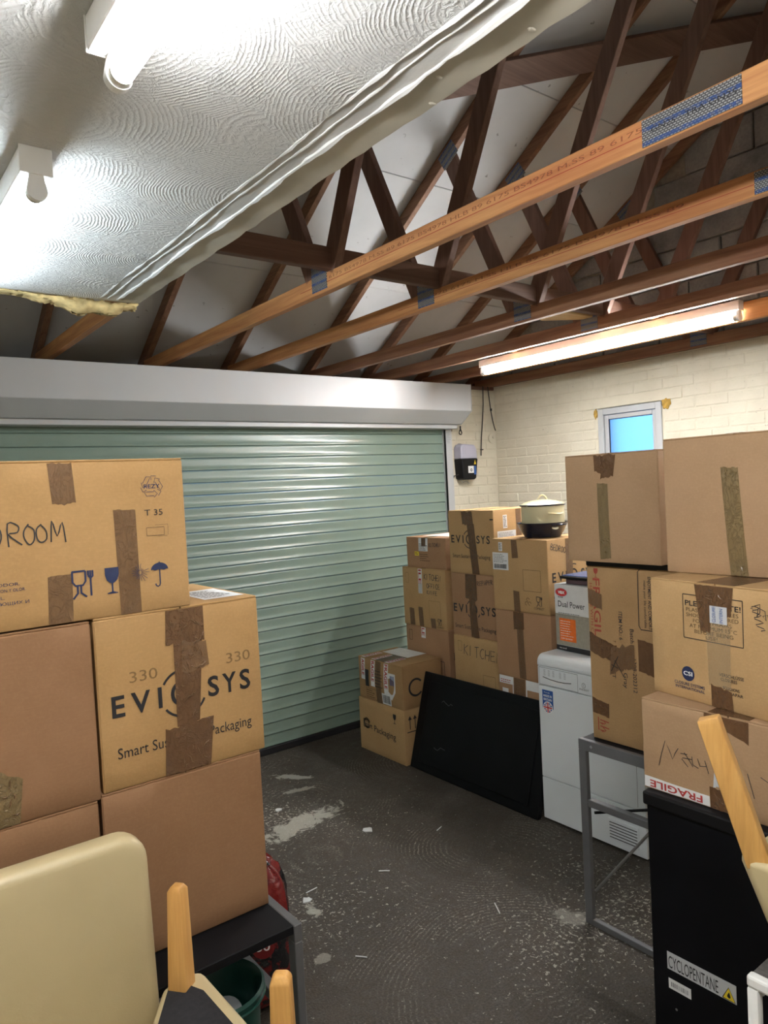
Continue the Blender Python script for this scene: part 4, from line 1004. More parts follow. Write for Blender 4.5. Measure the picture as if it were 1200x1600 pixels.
f.quad([(.196,.0),(.262,.0),(.254,.056),(.196,.060)], M['tape'], 'tape', .0012, 8, .004); f.quad([(.186,.236),(.303,.194),(.303,.254),(.186,.254)], M['tape'], 'tape', .0012, 10, .003)
f.quad([(.206,.06),(.225,.06),(.232,.20),(.222,.20)], M['paper_grey'], 'torn_paper', .0010, 6, .006)

# ================================================================== CORNER STACK
G_C = 'cartons stacked in the far corner'
def label_sheet(f, u0, v0, u1, v1, seed):
    f.sub = f.rect(u0, v0, u1, v1, M['paper'], 'shipping_label', .0010)
    f.lines_of_print(u0+.008, v0+(v1-v0)*.42, u1-.006, v1-.006, 6, M['ink'], 'small_print', seed, .3)
    f.barcode(u0+.010, v0+.008, u1-.012, v0+(v1-v0)*.34, M['ink'], seed=seed)
    f.sub = None
carton('cardboard_box', 'lowest box behind the leaning black panel, nearest the dryer', (2.985, 2.885, 0), (.38, .385, .325), M['kraft_red'], G_C, tape='tape')
r, F = carton('cardboard_box', 'brown box with torn white label strips just above the leaning black panel', (2.965, 2.888, .3255), (.40, .39, .322), M['kraft_red'], G_C, tape='tape')
f = F['-X']; f.rect(.01, .275, .115, .318, M['paper'], 'torn_label', .0010); f.lines_of_print(.02, .279, .11, .302, 2, M['ink_red'], 'red_small_print', 5, .4); f.rect(.030, .222, .075, .248, M['paper'], 'torn_label', .0010); f.rect(.108, .19, .114, .30, M['paper'], 'torn_label', .0012)
f.rect(.205, .265, .30, .318, M['paper'], 'torn_label', .0010); f.rect(.205, .17, .213, .27, M['paper'], 'torn_label', .0012); f.quad([(.118,.0),(.20,.0),(.20,.318),(.118,.318)], M['tape_faint'], 'tape', .0012, 8)
r, F = carton('cardboard_box', 'plain brown box with one vertical tape under the box that carries the pots', (2.965, 2.888, .648), (.40, .395, .370), M['kraft_red'], G_C, tape='tape')
f = F['-X']; f.quad([(.165,.0),(.212,.0),(.205,.30),(.158,.30)], M['tape_faint'], 'tape', .0010, 8); f.quad([(.138,.268),(.212,.275),(.210,.366),(.136,.366)], M['tape'], 'tape', .0016, 8, .003)
r, F = carton('cardboard_box', 'golden box with a shipping label carrying the cream pot and black pan', (2.96, 2.888, 1.0185), (.42, .396, .394), M['kraft_pale'], G_C, tape='tape', bulge=.002)
f = F['-X']; label_sheet(f, .004, .222, .122, .318, 21); f.rect(.052, .326, .080, .376, M['paper'], 'small_label', .0010); f.lines_of_print(.056, .330, .078, .372, 8, M['ink'], 'small_print', 2, .5)
f.quad([(.150,.290),(.196,.294),(.186,.392),(.146,.392)], M['tape_faint'], 'tape', .0012, 8); f.quad([(.150,.0),(.196,.0),(.192,.110),(.150,.114)], M['tape_faint'], 'tape', .0012, 8)
f.frame(.225, .118, .345, .232, .0018, M['ink_mid']); f.glass_fork(.31, .040, .052, M['ink']); f.texts([('COMBUST', .292, .024, .012, .07)], M['ink'], 'printed_text')
for k in range(3): f.ring(.252+.013*math.cos(2.1*k+1.57), .058+.014*math.sin(2.1*k+1.57), .008, .0105, M['ink_mid'], 'recycling_symbol', 0, 280)
f = F['-Y']; f.hand([('BEDROOM', .025, .345, .030, .70, -14)], .0036); f.logo_eviosys(.030, .170, .36, M['ink']); f.quad([(.145,.20),(.20,.20),(.20,.392),(.145,.392)], M['tape_faint'], 'tape', .0020, 8)
# column beside it
carton('cardboard_box', 'lowest box of the middle column, hidden behind the leaning black panel', (3.06, 3.34, 0), (.39, .38, .42), M['kraft_red'], G_C, tape='tape')
r, F = carton('cardboard_box', 'golden box hand marked for the kitchen just behind the black panel', (3.045, 3.335, .4205), (.39, .385, .379), M['kraft_pale'], G_C, tape='tape')
f = F['-X']; f.hand([('KITCHEN', .092, .268, .062, .72, -3)], .0042); f.frame(.040, .285, .072, .345, .0016, M['ink_mid']); f.frame(.248, .02, .345, .165, .0016, M['ink_mid']); f.strokes([[(.20,.03),(.212,.09)],[(.155,.04),(.162,.05)]], .0022, M['marker'], 'pen_mark')
r, F = carton('cardboard_box', 'reddish box with bold lettering, second from top in the middle column', (3.055, 3.342, .800), (.39, .382, .386), M['kraft_red'], G_C, tape='tape')
f = F['-X']; f.logo_eviosys(.014, .145, .36, M['ink']); f.hand([('REPAPER', .232, .315, .026, .72, 8)], .0030)
f.quad([(.160,.0),(.228,.0),(.205,.235),(.155,.24)], M['tape'], 'tape', .0016, 10, .003); f.quad([(.125,.235),(.225,.225),(.222,.384),(.128,.384)], M['tape'], 'tape', .0021, 8, .004)
r, F = carton('cardboard_box', 'golden box with bold lettering, topmost in the middle column against the pier', (3.05, 3.338, 1.1865), (.40, .382, .380), M['kraft_pale'], G_C, tape='tape', bulge=.002)
f = F['-X']; f.logo_eviosys(.022, .185, .332, M['ink']); f.disc(.372, .205, .005, M['ink'], 'printed_dot')
f.quad([(.195,.0),(.255,.0),(.225,.30),(.165,.30)], M['tape'], 'tape', .0016, 12); f.quad([(.128,.300),(.222,.285),(.210,.377),(.118,.377)], M['tape'], 'tape', .0021, 8, .008)
f.rect(.355, .322, .382, .330, M['ink'], 'printed_bar', .0012)
f = F['-Y']; label_sheet(f, .030, .160, .185, .255, 33); f.rect(.080, .270, .115, .348, M['paper'], 'small_label', .0010); f.lines_of_print(.084, .276, .112, .344, 8, M['ink'], 'small_print', 6, .5); f.quad([(.19,.10),(.235,.10),(.235,.378),(.19,.378)], M['tape_faint'], 'tape', .0012, 8); f.hand([('KITCHEN', .25, .30, .030, .75, 0)], .002)
# column next to the roller door
carton('cardboard_box', 'lowest box of the column beside the roller door, behind the taped fragile box', (3.11, 3.865, 0), (.38, .42, .40), M['kraft_red'], G_C, tape='tape')
r, F = carton('cardboard_box', 'reddish box with short red lettered tape, third down beside the roller door', (3.10, 3.868, .4005), (.38, .425, .393), M['kraft_red'], G_C, tape='tape')
f = F['-X']; f.frame(.035, .290, .064, .358, .0028, M['ink_mid']); f.rect(.16, .318, .204, .388, M['paper'], 'printed_tape', .0010); f.texts([('LE', .166, .383, .028, .05, -90, .02)], M['ink_red'], 'red_printed_text', .0018); f.frame(.29, .02, .375, .185, .0040, M['ink'])
f = F['-Y']; f.texts([('EVIOSYS', .04, .20, .045, .30, 0, .02)], M['ink'], 'printed_brand_name')
r, F = carton('cardboard_box', 'golden box hand marked for kitchen and office beside the roller door', (3.10, 3.880, .794), (.38, .43, .390), M['kraft_pale'], G_C, tape='tape')
f = F['-X']; f.hand([('KITCHEN', .228, .318, .038, .62, -2), ('OFFICE', .252, .262, .030, .72, 0), ('KNIFE', .252, .222, .026, .78, -2)], .0042)
f.frame(.036, .285, .066, .352, .0014, M['ink_mid']); f.rect(.166, .222, .206, .385, M['paper'], 'printed_tape', .0010); f.texts([('ILE', .172, .380, .026, .095, -90, .02)], M['ink_red'], 'red_printed_text', .0018); f.rect(.168, .224, .204, .288, M['paper_grey'], 'clear_label', .0016)
f.frame(.265, .055, .375, .180, .0014, M['ink_mid']); f.glass_fork(.345, .022, .045, M['ink']); f.texts([('COMBUST', .338, .008, .010, .062)], M['ink'], 'printed_text')
for a, b, c in ((.065, .115, .115), (.160, .205, .130), (.280, .325, .065)): f.quad([(a,.0),(b,.0),(b-.004,c),(a-.004,c)], M['tape_faint'], 'tape', .0013, 6, .002)
r, F = carton('cardboard_box', 'small shallow box with a yellow sticker, top of the column beside the roller door', (3.11, 3.832, 1.1845), (.38, .392, .203), M['kraft_red'], G_C, tape='tape')
f = F['-X']; f.rect(.128, .112, .220, .198, M['paper'], 'shipping_label', .0010); f.lines_of_print(.134, .116, .215, .165, 5, M['ink'], 'small_print', 8, .4); f.rect(.158, .145, .200, .200, M['tape'], 'tape', .0022); f.rect(.085, .080, .130, .108, M['yellow'], 'yellow_sticker', .0010); f.lines_of_print(.09, .086, .125, .104, 2, M['ink'], 'sticker_print', 3, .5)
f.hand([('KITCHEN', .235, .142, .024, .66, 2)], .0036); f.lines_of_print(.14, .045, .24, .10, 4, M['ink_mid'], 'small_print', 12, .3)
F['+Z'].rect(.10, .05, .34, .34, M['paper'], 'loose_paper_sheet', .0012)
# two boxes in front
r, F = carton('cardboard_box', 'box with printed lettering standing on the floor nearest the foot of the roller door', (2.75, 3.978, 0), (.33, .478, .3455), M['kraft_pale'], G_C, tape='tape', bulge=.004)
f = F['-X']; f.texts([('Packaging', .165, .148, .040, .225, -2, .004)], M['ink'], 'printed_tagline'); f.texts([('Smart', .045, .160, .034, .10, -2, .008)], M['ink'], 'printed_tagline'); f.frame(.048, .155, .105, .205, .006, M['ink_mid'], 'smudged_print'); f.ring(.085, .185, .022, .036, M['ink_mid'], 'smudged_print', 20, 300)
f.wine_glass(.385, .245, .060, M['ink']); f.texts([('Sustainable', .05, .192, .02, .07, -4)], M['ink_mid'], 'smudged_print')
f = F['-Y']; f.strokes([[(.045,.22),(.045,.29)],[(.085,.22),(.085,.29)],[(.02,.205),(.11,.205)]], .006, M['ink'], 'this_way_up_arrows'); f.poly([(.030,.28),(.060,.28),(.045,.305)], M['ink'], 'arrow_head'); f.poly([(.070,.28),(.100,.28),(.085,.305)], M['ink'], 'arrow_head')
r, F = carton('cardboard_box', 'battered box wrapped in red lettered fragile tape, upper of the two by the door foot', (2.752, 3.962, .346), (.325, .462, .275), M['kraft_worn'], G_C, tape='tape', bulge=.010, tapew=.14)
f = F['-X']
for u, v0, v1, st in ((.055, .13, .268, 'AGILE'), (.165, .10, .268, 'RAGILE'), (.305, .07, .268, 'FRAGILE')):
    f.rect(u-.022, v0, u+.022, v1, M['paper'], 'printed_tape', .0014); f.texts([(st, u-.014, v1-.004, .028, (v1-v0)*.78, -90, .03)], M['ink_red'], 'red_printed_text', .0022)
    F['+Z'].rect(0, .462-u-.022, .15, .462-u+.022, M['paper'], 'printed_tape', .0016)
    F['+Z'].texts([('FRAGILE', .14, .462-u+.014, .028, .13, 180, .03)], M['ink_red'], 'red_printed_text', .0024)
f.rect(.078, .09, .120, .20, M['ink'], 'dark_print_panel', .0010); f.poly([(.30,.075),(.355,.045),(.395,.10),(.395,.215),(.33,.215)], M['paper'], 'torn_label', .0018); f.barcode(.345, .14, .385, .20, M['blue_print'], seed=7)
f.rect(.255, .005, .345, .075, M['paper'], 'barcode_label', .0014); f.barcode(.262, .014, .338, .066, M['ink'], seed=3); f.lines_of_print(.19, .10, .27, .22, 6, M['ink'], 'small_print', 4, .3)
f.frame(.085, .012, .195, .08, .0016, M['ink_mid']); f.lines_of_print(.09, .018, .19, .076, 4, M['ink_mid'], 'small_print', 14, .3); f.quad([(.195,.0),(.25,.0),(.25,.27),(.195,.27)], M['tape_faint'], 'tape', .0012, 8)
F['+Z'].rect(.17, .15, .33, .42, M['paper'], 'paper_sheet', .0012)
f = F['-Y']; f.ring(.10, .13, .045, .058, M['ink'], 'printed_ring', 40, 320)

# ================================================================== APPLIANCES AND LOOSE THINGS
# tumble dryer
dr = empty('tumble_dryer', (3.085, 2.1625, 0)); tag(dr, 'white front-vented tumble dryer with a union flag sticker beside the black panel', 'dryer')
DX, DY0, DY1 = 2.806, 1.866, 2.459
MB().prism([(DX+.012, .012), (DX+.012, .84), (3.36, .84), (3.36, .012)], 'Y', DY0+.002, DY1-.002).build('cabinet', M['white_enamel'], dr, bevel=.006, seg=2)
pts = [(DX-.002, .795)] + [(DX+.040-.042*math.cos(PI/2*k/8), .812+.040*math.sin(PI/2*k/8)) for k in range(9)] + [(3.362, .852), (3.362, .795)]
MB().prism(pts, 'Y', DY0, DY1).build('worktop', M['white_enamel'], dr, bevel=.006, seg=3, smooth=True)
MB().box(DX, DY0+.002, .698, DX+.03, DY1-.002, .794).build('control_panel', M['white_enamel'], dr, bevel=.003, seg=2)
MB().box(DX, DY0+.002, .228, DX+.03, DY1-.002, .695).build('front_door', M['white_enamel'], dr, bevel=.003, seg=2)
MB().box(DX, DY0+.002, .014, DX+.03, DY1-.002, .225).build('kick_panel', M['white_enamel'], dr, bevel=.003, seg=2)
for y in (DY0+.06, DY1-.06):
    for x in (DX+.08, 3.30): MB().tube([(x, y, 0), (x, y, .014)], .018, 10).build('foot', M['black_plastic'], dr)
df = Face(dr, (DX-3.085, DY1-2.1625, 0), (0,-1,0), (0,0,1), (-1,0,0), .593, .85)
df.frame(.012, .703, .248, .789, .0016, M['groove'], 'drawer_outline', .0008)
df.strokes([[(.034,.742),(.08,.7345),(.13,.7315),(.17,.7325),(.210,.738)]], .004, M['groove'], 'handle_recess', .001)
df.mesh([(.06,.738)]+[(.06+.12*k/10, .738-.022*math.sin(PI*k/10)) for k in range(11)]+[(.18,.738)], [tuple(range(13))], M['white_plastic'], 'handle_scoop', .0009)
vs = []
for c in range(5): 
    for q in range(6): vs.append([(.04+c*.028+(.014 if c > 2 else 0), .752+q*.0055), (.052+c*.028+(.014 if c > 2 else 0), .752+q*.0055)])
df.strokes(vs, .0016, M['grey_print'], 'programme_print', .001)
df.ring(.283, .742, .010, .0125, M['grey_print'], 'logo_ring', asp=.9); df.strokes([[(.283,.736),(.283,.748)]], .0025, M['grey_print'], 'logo_mark', .001)
df.texts([('INDESIT', .258, .718, .0085, .055, 0, .02)], M['grey_print'], 'logo_lettering')
df.sub = df.rect(.026, .585, .094, .677, M['blue_print'], 'blue_sticker', .0009); df.texts([('MADE IN', .034, .642, .0115, .052, 0, .02), ('BRITAIN', .034, .624, .0115, .052, 0, .02)], M['white_print'], 'sticker_lettering', .0016); df.texts([('Proudly', .038, .662, .006, .036)], M['white_print'], 'sticker_lettering', .0016)
df.disc(.060, .590, .030, M['white_print'], 'flag_badge', .0014); df.disc(.060, .590, .026, M['blue_print'], 'flag_field', .0018)
df.strokes([[(.042,.572),(.078,.608)],[(.042,.608),(.078,.572)]], .008, M['white_print'], 'flag_saltire', .0021); df.strokes([[(.043,.573),(.077,.607)],[(.043,.607),(.077,.573)]], .003, M['red_print'], 'flag_saltire', .0023)
df.strokes([[(.034,.590),(.086,.590)],[(.060,.564),(.060,.616)]], .0125, M['white_print'], 'flag_cross', .0025); df.strokes([[(.034,.590),(.086,.590)],[(.060,.564),(.060,.616)]], .007, M['red_print'], 'flag_cross', .0027)
df.sub = None
df.strokes([[(.553,.24),(.553,.69)]], .0016, M['groove'], 'door_seam', .0008)
vy0, vy1 = DY1-.40, DY1-.545
MB().box(DX-.004, vy1-.008, .045, DX+.004, vy0+.008, .145).build('vent_grille', M['white_enamel'], dr, bevel=.003, seg=1)
for k in range(6): 
    MB().box(DX-.0055, vy1, .055+k*.014, DX-.0038, vy0, .0585+k*.014).build('vent_slot', M['groove'], dr)
# vacuum-cleaner style retail box on the dryer
vb = empty('retail_box', (3.05, 2.30, .853), math.radians(-4)); tag(vb, 'white and orange retail box standing on the dryer', 'box')
MB().box(-.115, -.135, .002, .20, .135, .34).build('box_body', M['paper_grey'], vb, local=True, bevel=.002, seg=1)
vf = Face(vb, (-.115, .135, 0), (0,-1,0), (0,0,1), (-1,0,0), .27, .34)
vf.rect(.001, .19, .269, .339, M['paper'], 'white_panel', .0006); vf.rect(.001, .002, .269, .028, M['ink'], 'black_base_band', .0008); vf.texts([('vax.co.uk', .02, .011, .008, .05)], M['white_print'], 'small_print', .0014)
vf.rect(.001, .03, .269, .19, flat('stone_print', (.33, .30, .24), .5), 'stone_panel', .0007)
vf.sub = vf.disc(.046, .300, .020, M['red_print'], 'oval_badge', .0010, asp=2.0); vf.ring(.046, .300, .020, .0225, M['paper_grey'], 'badge_rim', asp=1.9); vf.texts([('vax', .024, .293, .020, .046, 0, .03)], M['white_print'], 'badge_lettering', .0016)
vf.sub = None
vf.texts([('Dual Power', .022, .226, .030, .175, 0, .006)], M['ink'], 'printed_name'); vf.lines_of_print(.024, .270, .075, .280, 1, M['grey_print'], 'small_print', 3, .6); vf.lines_of_print(.022, .180, .19, .20, 2, M['grey_print'], 'small_print', 5, .4)
vf.sub = vf.rect(.026, .052, .134, .168, M['orange'], 'orange_panel', .0010); vf.lines_of_print(.033, .075, .128, .162, 7, M['white_print'], 'panel_print', 8, .25); vf.texts([('2 year guarantee', .034, .062, .008, .075, 0, .01)], M['white_print'], 'panel_print', .0016)
hd = empty('storage_tray', (3.06, 2.265, 1.1935)); tag(hd, 'dark tray with a shiny blue lid on the white retail box', 'tray')
MB().box(2.965, 2.13, 1.1935, 3.20, 2.385, 1.222).build('tray_base', plain('purple_grey_plastic', (.10, .06, .07), .5), hd, bevel=.004, seg=1)
MB().box(2.945, 2.11, 1.222, 3.22, 2.405, 1.236).build('tray_rim', M['black_plastic'], hd, bevel=.004, seg=2)
MB().box(2.955, 2.12, 1.2362, 3.21, 2.395, 1.240).build('lid', M['navy_lid'], hd, bevel=.001, seg=1)
# black pan and cream pot on the box
PC = (3.135, 2.665, 1.4135)
pan = empty('roasting_pan', PC); tag(pan, 'blue-black enamel pan sitting on the golden box', 'pan')
MB().lathe([(.0,.002),(.085,.0),(.098,.004),(.118,.035),(.136,.075),(.142,.079),(.142,.083),(.133,.081),(.114,.038),(.093,.009),(.0,.007)], PC, 40).build('pan_body', M['enamel_black'], pan, smooth=True)
def arc_handle(name, mat, parent, c, ang, r, z, w, out, rad, n=9, drop=0.0):
    ca, sa = math.cos(ang), math.sin(ang); pts = []
    for k in range(n+1):
        t = k/n; s = (t-.5)*w; o = out*math.sin(PI*t)**.6
        pts.append((c[0]+(r+o)*ca - s*sa, c[1]+(r+o)*sa + s*ca, z - drop*math.sin(PI*t)))
    return MB().tube(pts, rad, 8).build(name, mat, parent, smooth=True)
for a in (math.radians(-100), math.radians(80)): arc_handle('pan_handle', M['enamel_black'], pan, PC, a, .134, PC[2]+.072, .095, .030, .006)
chip = MB().lathe([(.0,.0),(.016,.0005),(.018,.0)], (0,0,0), 14, sx=1.2, sy=.55); ch = chip.build('worn_patch', M['enamel_cream'], pan, local=True)
a = math.radians(-108); ch.location = (.1285*math.cos(a), .1285*math.sin(a), .055); ch.rotation_euler = (math.radians(62), 0, a+PI/2); ch['label'] = 'chipped pale patch on the rim'
pot = empty('stock_pot', (PC[0]+.005, PC[1]-.002, PC[2]+.011)); tag(pot, 'cream enamel stock pot with lid standing in the black pan', 'pot')
pc = (PC[0]+.005, PC[1]-.002, PC[2]+.011)
MB().lathe([(.0,.0),(.090,.0),(.0925,.004),(.1175,.045),(.1175,.158),(.121,.162),(.118,.164),(.113,.16),(.1135,.045),(.088,.006),(.0,.004)], pc, 44).build('pot_body', M['enamel_cream'], pot, smooth=True)
lid = MB().lathe([(.0,.196),(.030,.195),(.07,.189),(.105,.178),(.122,.170),(.124,.165),(.120,.163),(.10,.172),(.0,.19)], pc, 44).build('lid', M['enamel_cream'], pot, smooth=True)
MB().lathe([(.1225,.1615),(.1255,.165),(.1235,.1695),(.121,.166)], pc, 44).build('lid_rim', M['enamel_black'], pot, smooth=True)
kn = MB().tube([(pc[0]-.026*math.sin(yaw+1.57)*1, pc[1]-.026*math.cos(yaw+1.57), pc[2]+.192)] + [(pc[0]+(-.026+.0065*k)*math.sin(yaw+1.57), pc[1]+(-.026+.0065*k)*math.cos(yaw+1.57), pc[2]+.192+.028*math.sin(PI*k/8)**.7) for k in range(1, 8)] + [(pc[0]+.026*math.sin(yaw+1.57), pc[1]+.026*math.cos(yaw+1.57), pc[2]+.192)], .0055, 8).build('lid_handle', M['enamel_cream'], lid, local=False, smooth=True)
for a in (math.radians(-105), math.radians(75)): arc_handle('pot_handle', M['enamel_cream'], pot, pc, a, .116, pc[2]+.122, .088, .032, .0055, drop=.004)
# leaning black panel (flat screen seen from the back)
tvr = empty('flat_panel', (2.85, 2.965, 0)); tag(tvr, 'large black flat panel leaning against the corner boxes beside the dryer', 'flat panel')
p0, p1 = Vector((2.765, 0, .003)), Vector((2.925, 0, .565))
ax = (p1-p0).normalized(); nb = Vector((ax.z, 0, -ax.x))    # nb points back towards the boxes
def slab(a0, a1, y0, y1, o0, o1):
    vs = []
    for o in (o0, o1):
        for a, y in ((a0, y0), (a0, y1), (a1, y1), (a1, y0)):
            q = p0 + ax*a + nb*o; vs.append((q.x, y, q.z))
    return MB().add(vs, [(0,1,2,3),(7,6,5,4),(0,4,5,1),(1,5,6,2),(2,6,7,3),(3,7,4,0)])
LH = (p1-p0).length; Ya, Yb = 2.468, 3.484
slab(0, LH, Ya, Yb, .0, .022).build('back_shell', M['black_matt'], tvr, bevel=.006, seg=2)
slab(.004, LH-.004, Ya+.004, Yb-.004, .022, .034).build('bezel', M['black_plastic'], tvr, bevel=.003, seg=1)
slab(.05, LH-.05, Ya+.07, Yb-.07, -.006, .0).build('raised_back_plate', M['black_matt'], tvr, bevel=.004, seg=2)
pf = Face(tvr, tuple(p0-Vector((2.85, 2.965, 0))+Vector((0, Yb, 0))), (0,-1,0), tuple(ax), tuple(-nb), Yb-Ya, LH)
rs = random.Random(9)
for (u, v) in ((.20, .43), (.19, .16)):
    pf.strokes([[(u+.02*k+rs.uniform(-.006,.006), v+rs.uniform(-.012,.014)) for k in range(6)]], .0018, M['grey_print'], 'scratch_mark', .0068)
# small black fridge seen from behind
fg = empty('fridge', (2.03, .905, 0)); tag(fg, 'small black under-counter fridge turned back to front, carrying the stack at the right edge', 'fridge')
MB().box(1.775, .632, .015, 2.22, 1.178, .812).build('cabinet', M['black_matt'], fg, bevel=.004, seg=2)
MB().box(1.765, .625, .812, 2.285, 1.185, .850).build('worktop', M['black_plastic'], fg, bevel=.006, seg=2)
MB().box(2.222, .632, .06, 2.275, 1.178, .81).build('door', M['black_plastic'], fg, bevel=.006, seg=2)
for y in (.68, 1.13):
    for x in (1.82, 2.17): MB().tube([(x, y, 0), (x, y, .016)], .018, 10).build('foot', M['black_plastic'], fg)
ff = Face(fg, (1.775-2.03, 1.178-.905, 0), (0,-1,0), (0,0,1), (-1,0,0), .546, .8)
ff.sub = ff.rect(.046, .362, .240, .412, M['paper_grey'], 'hazard_label', .0006); ff.texts([('CYCLOPENTANE', .050, .3675, .034, .142, 0, 0)], M['ink'], 'label_lettering', .0012)
ff.poly([(.203,.365),(.237,.365),(.220,.398)], M['yellow'], 'warning_triangle', .0012); ff.strokes([[(.203,.365),(.237,.365),(.220,.398),(.203,.365)]], .0022, M['ink'], 'triangle_outline', .0016); ff.disc(.220, .3745, .0045, M['ink'], 'flame_symbol', .0016); ff.poly([(.2155,.376),(.2245,.376),(.221,.387)], M['ink'], 'flame_symbol', .0016)
ff.sub = None; ff.sub = ff.rect(.048, .308, .114, .337, M['paper'], 'barcode_sticker', .0006); ff.barcode(.056, .316, .106, .329, M['grey_print'], seed=5); ff.sub = None
ff.disc(.069, .256, .0035, M['steel_rod'], 'screw_head', .001)

# ---- chairs
def rounded(w, h, r, n=6, cx=0, cy=0, corners=(1,1,1,1)):
    out = []
    for (sx, sy, a0, c) in ((1,-1,-90,corners[0]), (1,1,0,corners[1]), (-1,1,90,corners[2]), (-1,-1,180,corners[3])):
        rr = r*c
        if rr < 1e-4: out.append((cx+sx*w/2, cy+sy*h/2)); continue
        for k in range(n+1):
            t = math.radians(a0+90*k/n); out.append((cx+sx*(w/2-rr)+rr*math.cos(t), cy+sy*(h/2-rr)+rr*math.sin(t)))
    return out
def leg_mesh(base, tip, wb, wt, mat, parent, rot=0.0, name='leg', tipf=.62):
    base, tip = Vector(base), Vector(tip); a = (tip-base).normalized(); L = (tip-base).length
    s1 = Vector((math.cos(rot), math.sin(rot), 0)); s1 = (s1 - a*s1.dot(a)).normalized(); s2 = a.cross(s1)
    vs = []
    for p, w in ((base, wb), (tip-a*.010, wt), (tip, wt*tipf)):
        for i, j in ((-1,-1),(1,-1),(1,1),(-1,1)): vs.append(p + s1*(w/2*i) + s2*(w/2*j))
    fs = [(3,2,1,0), (8,9,10,11)]
    for q in (0, 4):
        for k in range(4): fs.append((q+k, q+(k+1)%4, q+4+(k+1)%4, q+4+k))
    return MB().add(vs, fs).build(name, mat, parent, bevel=.003, seg=2, smooth=True)
# upright chair at lower left
ca = empty('dining_chair', (.24, 1.2, 0)); tag(ca, 'upright cream leather dining chair whose broad back fills the lower left corner', 'chair', 'cream leather dining chairs')
bk = MB().prism(rounded(.50, .62, .055, 7, .207, .785, (0,1,1,0)), 'Y', 1.405, 1.462).build('backrest', M['leather'], ca, bevel=.020, seg=4, smooth=True)
for v in bk.data.vertices:      # slight taper and belly of the padded back
    X, Z = v.co.x+.24, v.co.z
    v.co.x += .012*((1.095-Z)/.6)*(1 if X > .207 else -1); v.co.y -= .010*math.sin(PI*min(1, max(0, (X+.04)/.5)))*math.sin(PI*min(1, max(0, (Z-.47)/.62)))
MB().prism(rounded(.46, .44, .04, 5, .22, 1.19), 'Z', .47, .598).build('seat', M['leather'], ca, bevel=.02, seg=3, smooth=True)
for x in (.03, .41):
    for y in (1.0, 1.40): leg_mesh((x, y, .48), (x, y, 0), .042, .032, M['leg_wood'], ca)
# inverted chair resting on it
cb = empty('dining_chair', (.40, 1.18, .60)); tag(cb, 'upside-down cream chair on the lower left, legs up and black underside showing', 'chair', 'cream leather dining chairs')
sp = [(.462, 1.392), (.478, 1.400), (.530, 1.400), (.545, 1.392), (.556, .94), (.14, .93), (.30, 1.14), (.385, 1.275)]
MB().prism(sp, 'Z', .601, .785).build('seat', M['leather'], cb, bevel=.012, seg=3, smooth=True)
ins = [(.468, 1.378), (.500, 1.374), (.520, 1.330), (.532, .955), (.175, .945), (.315, 1.135), (.395, 1.262)]
MB().prism(ins, 'Z', .784, .7875).build('dust_cover', M['black_cloth'], cb)
bk = MB().prism(rounded(.46, .50, .05, 6, .32, .36), 'Y', .868, .925).build('backrest', M['leather'], cb, bevel=.02, seg=3, smooth=True)
leg_mesh((.492, 1.372, .70), (.498, 1.376, .985), .043, .030, M['leg_wood'], cb, math.radians(38)); leg_mesh((.512, .998, .70), (.516, 1.0, .992), .043, .031, M['leg_wood'], cb, math.radians(50))
leg_mesh((.33, 1.12, .70), (.325, 1.115, .84), .040, .034, M['leg_wood'], cb, .4) if False else None
leg_mesh((.20, .975, .70), (.19, .97, .99), .043, .031, M['leg_wood'], cb, math.radians(40))
# white stool and inverted chair at the right edge
st = empty('white_stool', (1.56, .48, 0)); tag(st, 'white metal framed stool at the bottom right corner', 'stool')
for x in (1.345, 1.745):
    for y in (.275, .675): MB().box(x-.011, y-.011, 0, x+.011, y+.011, .752).build('leg', M['white_plastic'], st, bevel=.005, seg=2, smooth=True)
for y in (.275, .675): MB().box(1.356, y-.011, .752-.022, 1.734, y+.011, .752).build('top_rail', M['white_plastic'], st, bevel=.004, seg=2)
for x in (1.345, 1.745): MB().box(x-.011, .264, .752, x+.011, .686, .775).build('top_rail', M['white_plastic'], st, bevel=.005, seg=2)
MB().box(1.357, .266, .753, 1.733, .684, .772).build('stool_top', plain('grey_mesh_top', (.09, .085, .08), .7, var=.3, scale=90, bmp=.4), st, bevel=.002, seg=1)
cc = empty('dining_chair', (1.55, .48, .776)); tag(cc, 'upside-down cream chair at the right edge with one long oak leg pointing up', 'chair', 'cream leather dining chairs')
so_ = MB().prism(rounded(.40, .45, .03, 5, 1.54, .478), 'Z', .777, .998).build('seat', M['leather'], cc, bevel=.012, seg=3, smooth=True)
for v in so_.data.vertices:
    z = v.co.z; k = max(0, (.222-z)/.222); k2 = k*k*.5+k*.5
    v.co.x *= 1-.16*k2; v.co.y *= 1-.34*k2
MB().prism(rounded(.34, .39, .02, 3, 1.54, .478), 'Z', .9975, 1.001).build('dust_cover', M['black_cloth'], cc)
leg_mesh((1.368, .668, .985), (1.352, .752, 1.252), .044, .041, M['leg_wood'], cc, math.radians(24), tipf=.97); leg_mesh((1.71, .668, .985), (1.725, .752, 1.252), .044, .040, M['leg_wood'], cc, 0)
for x in (1.37, 1.71): leg_mesh((x, .30, .985), (x, .29, 1.25), .044, .036, M['leg_wood'], cc, 0)
MB().prism(rounded(.38, .50, .04, 5, 1.54, .52), 'Y', .195, .247).build('backrest', M['leather'], cc, bevel=.018, seg=3, smooth=True)

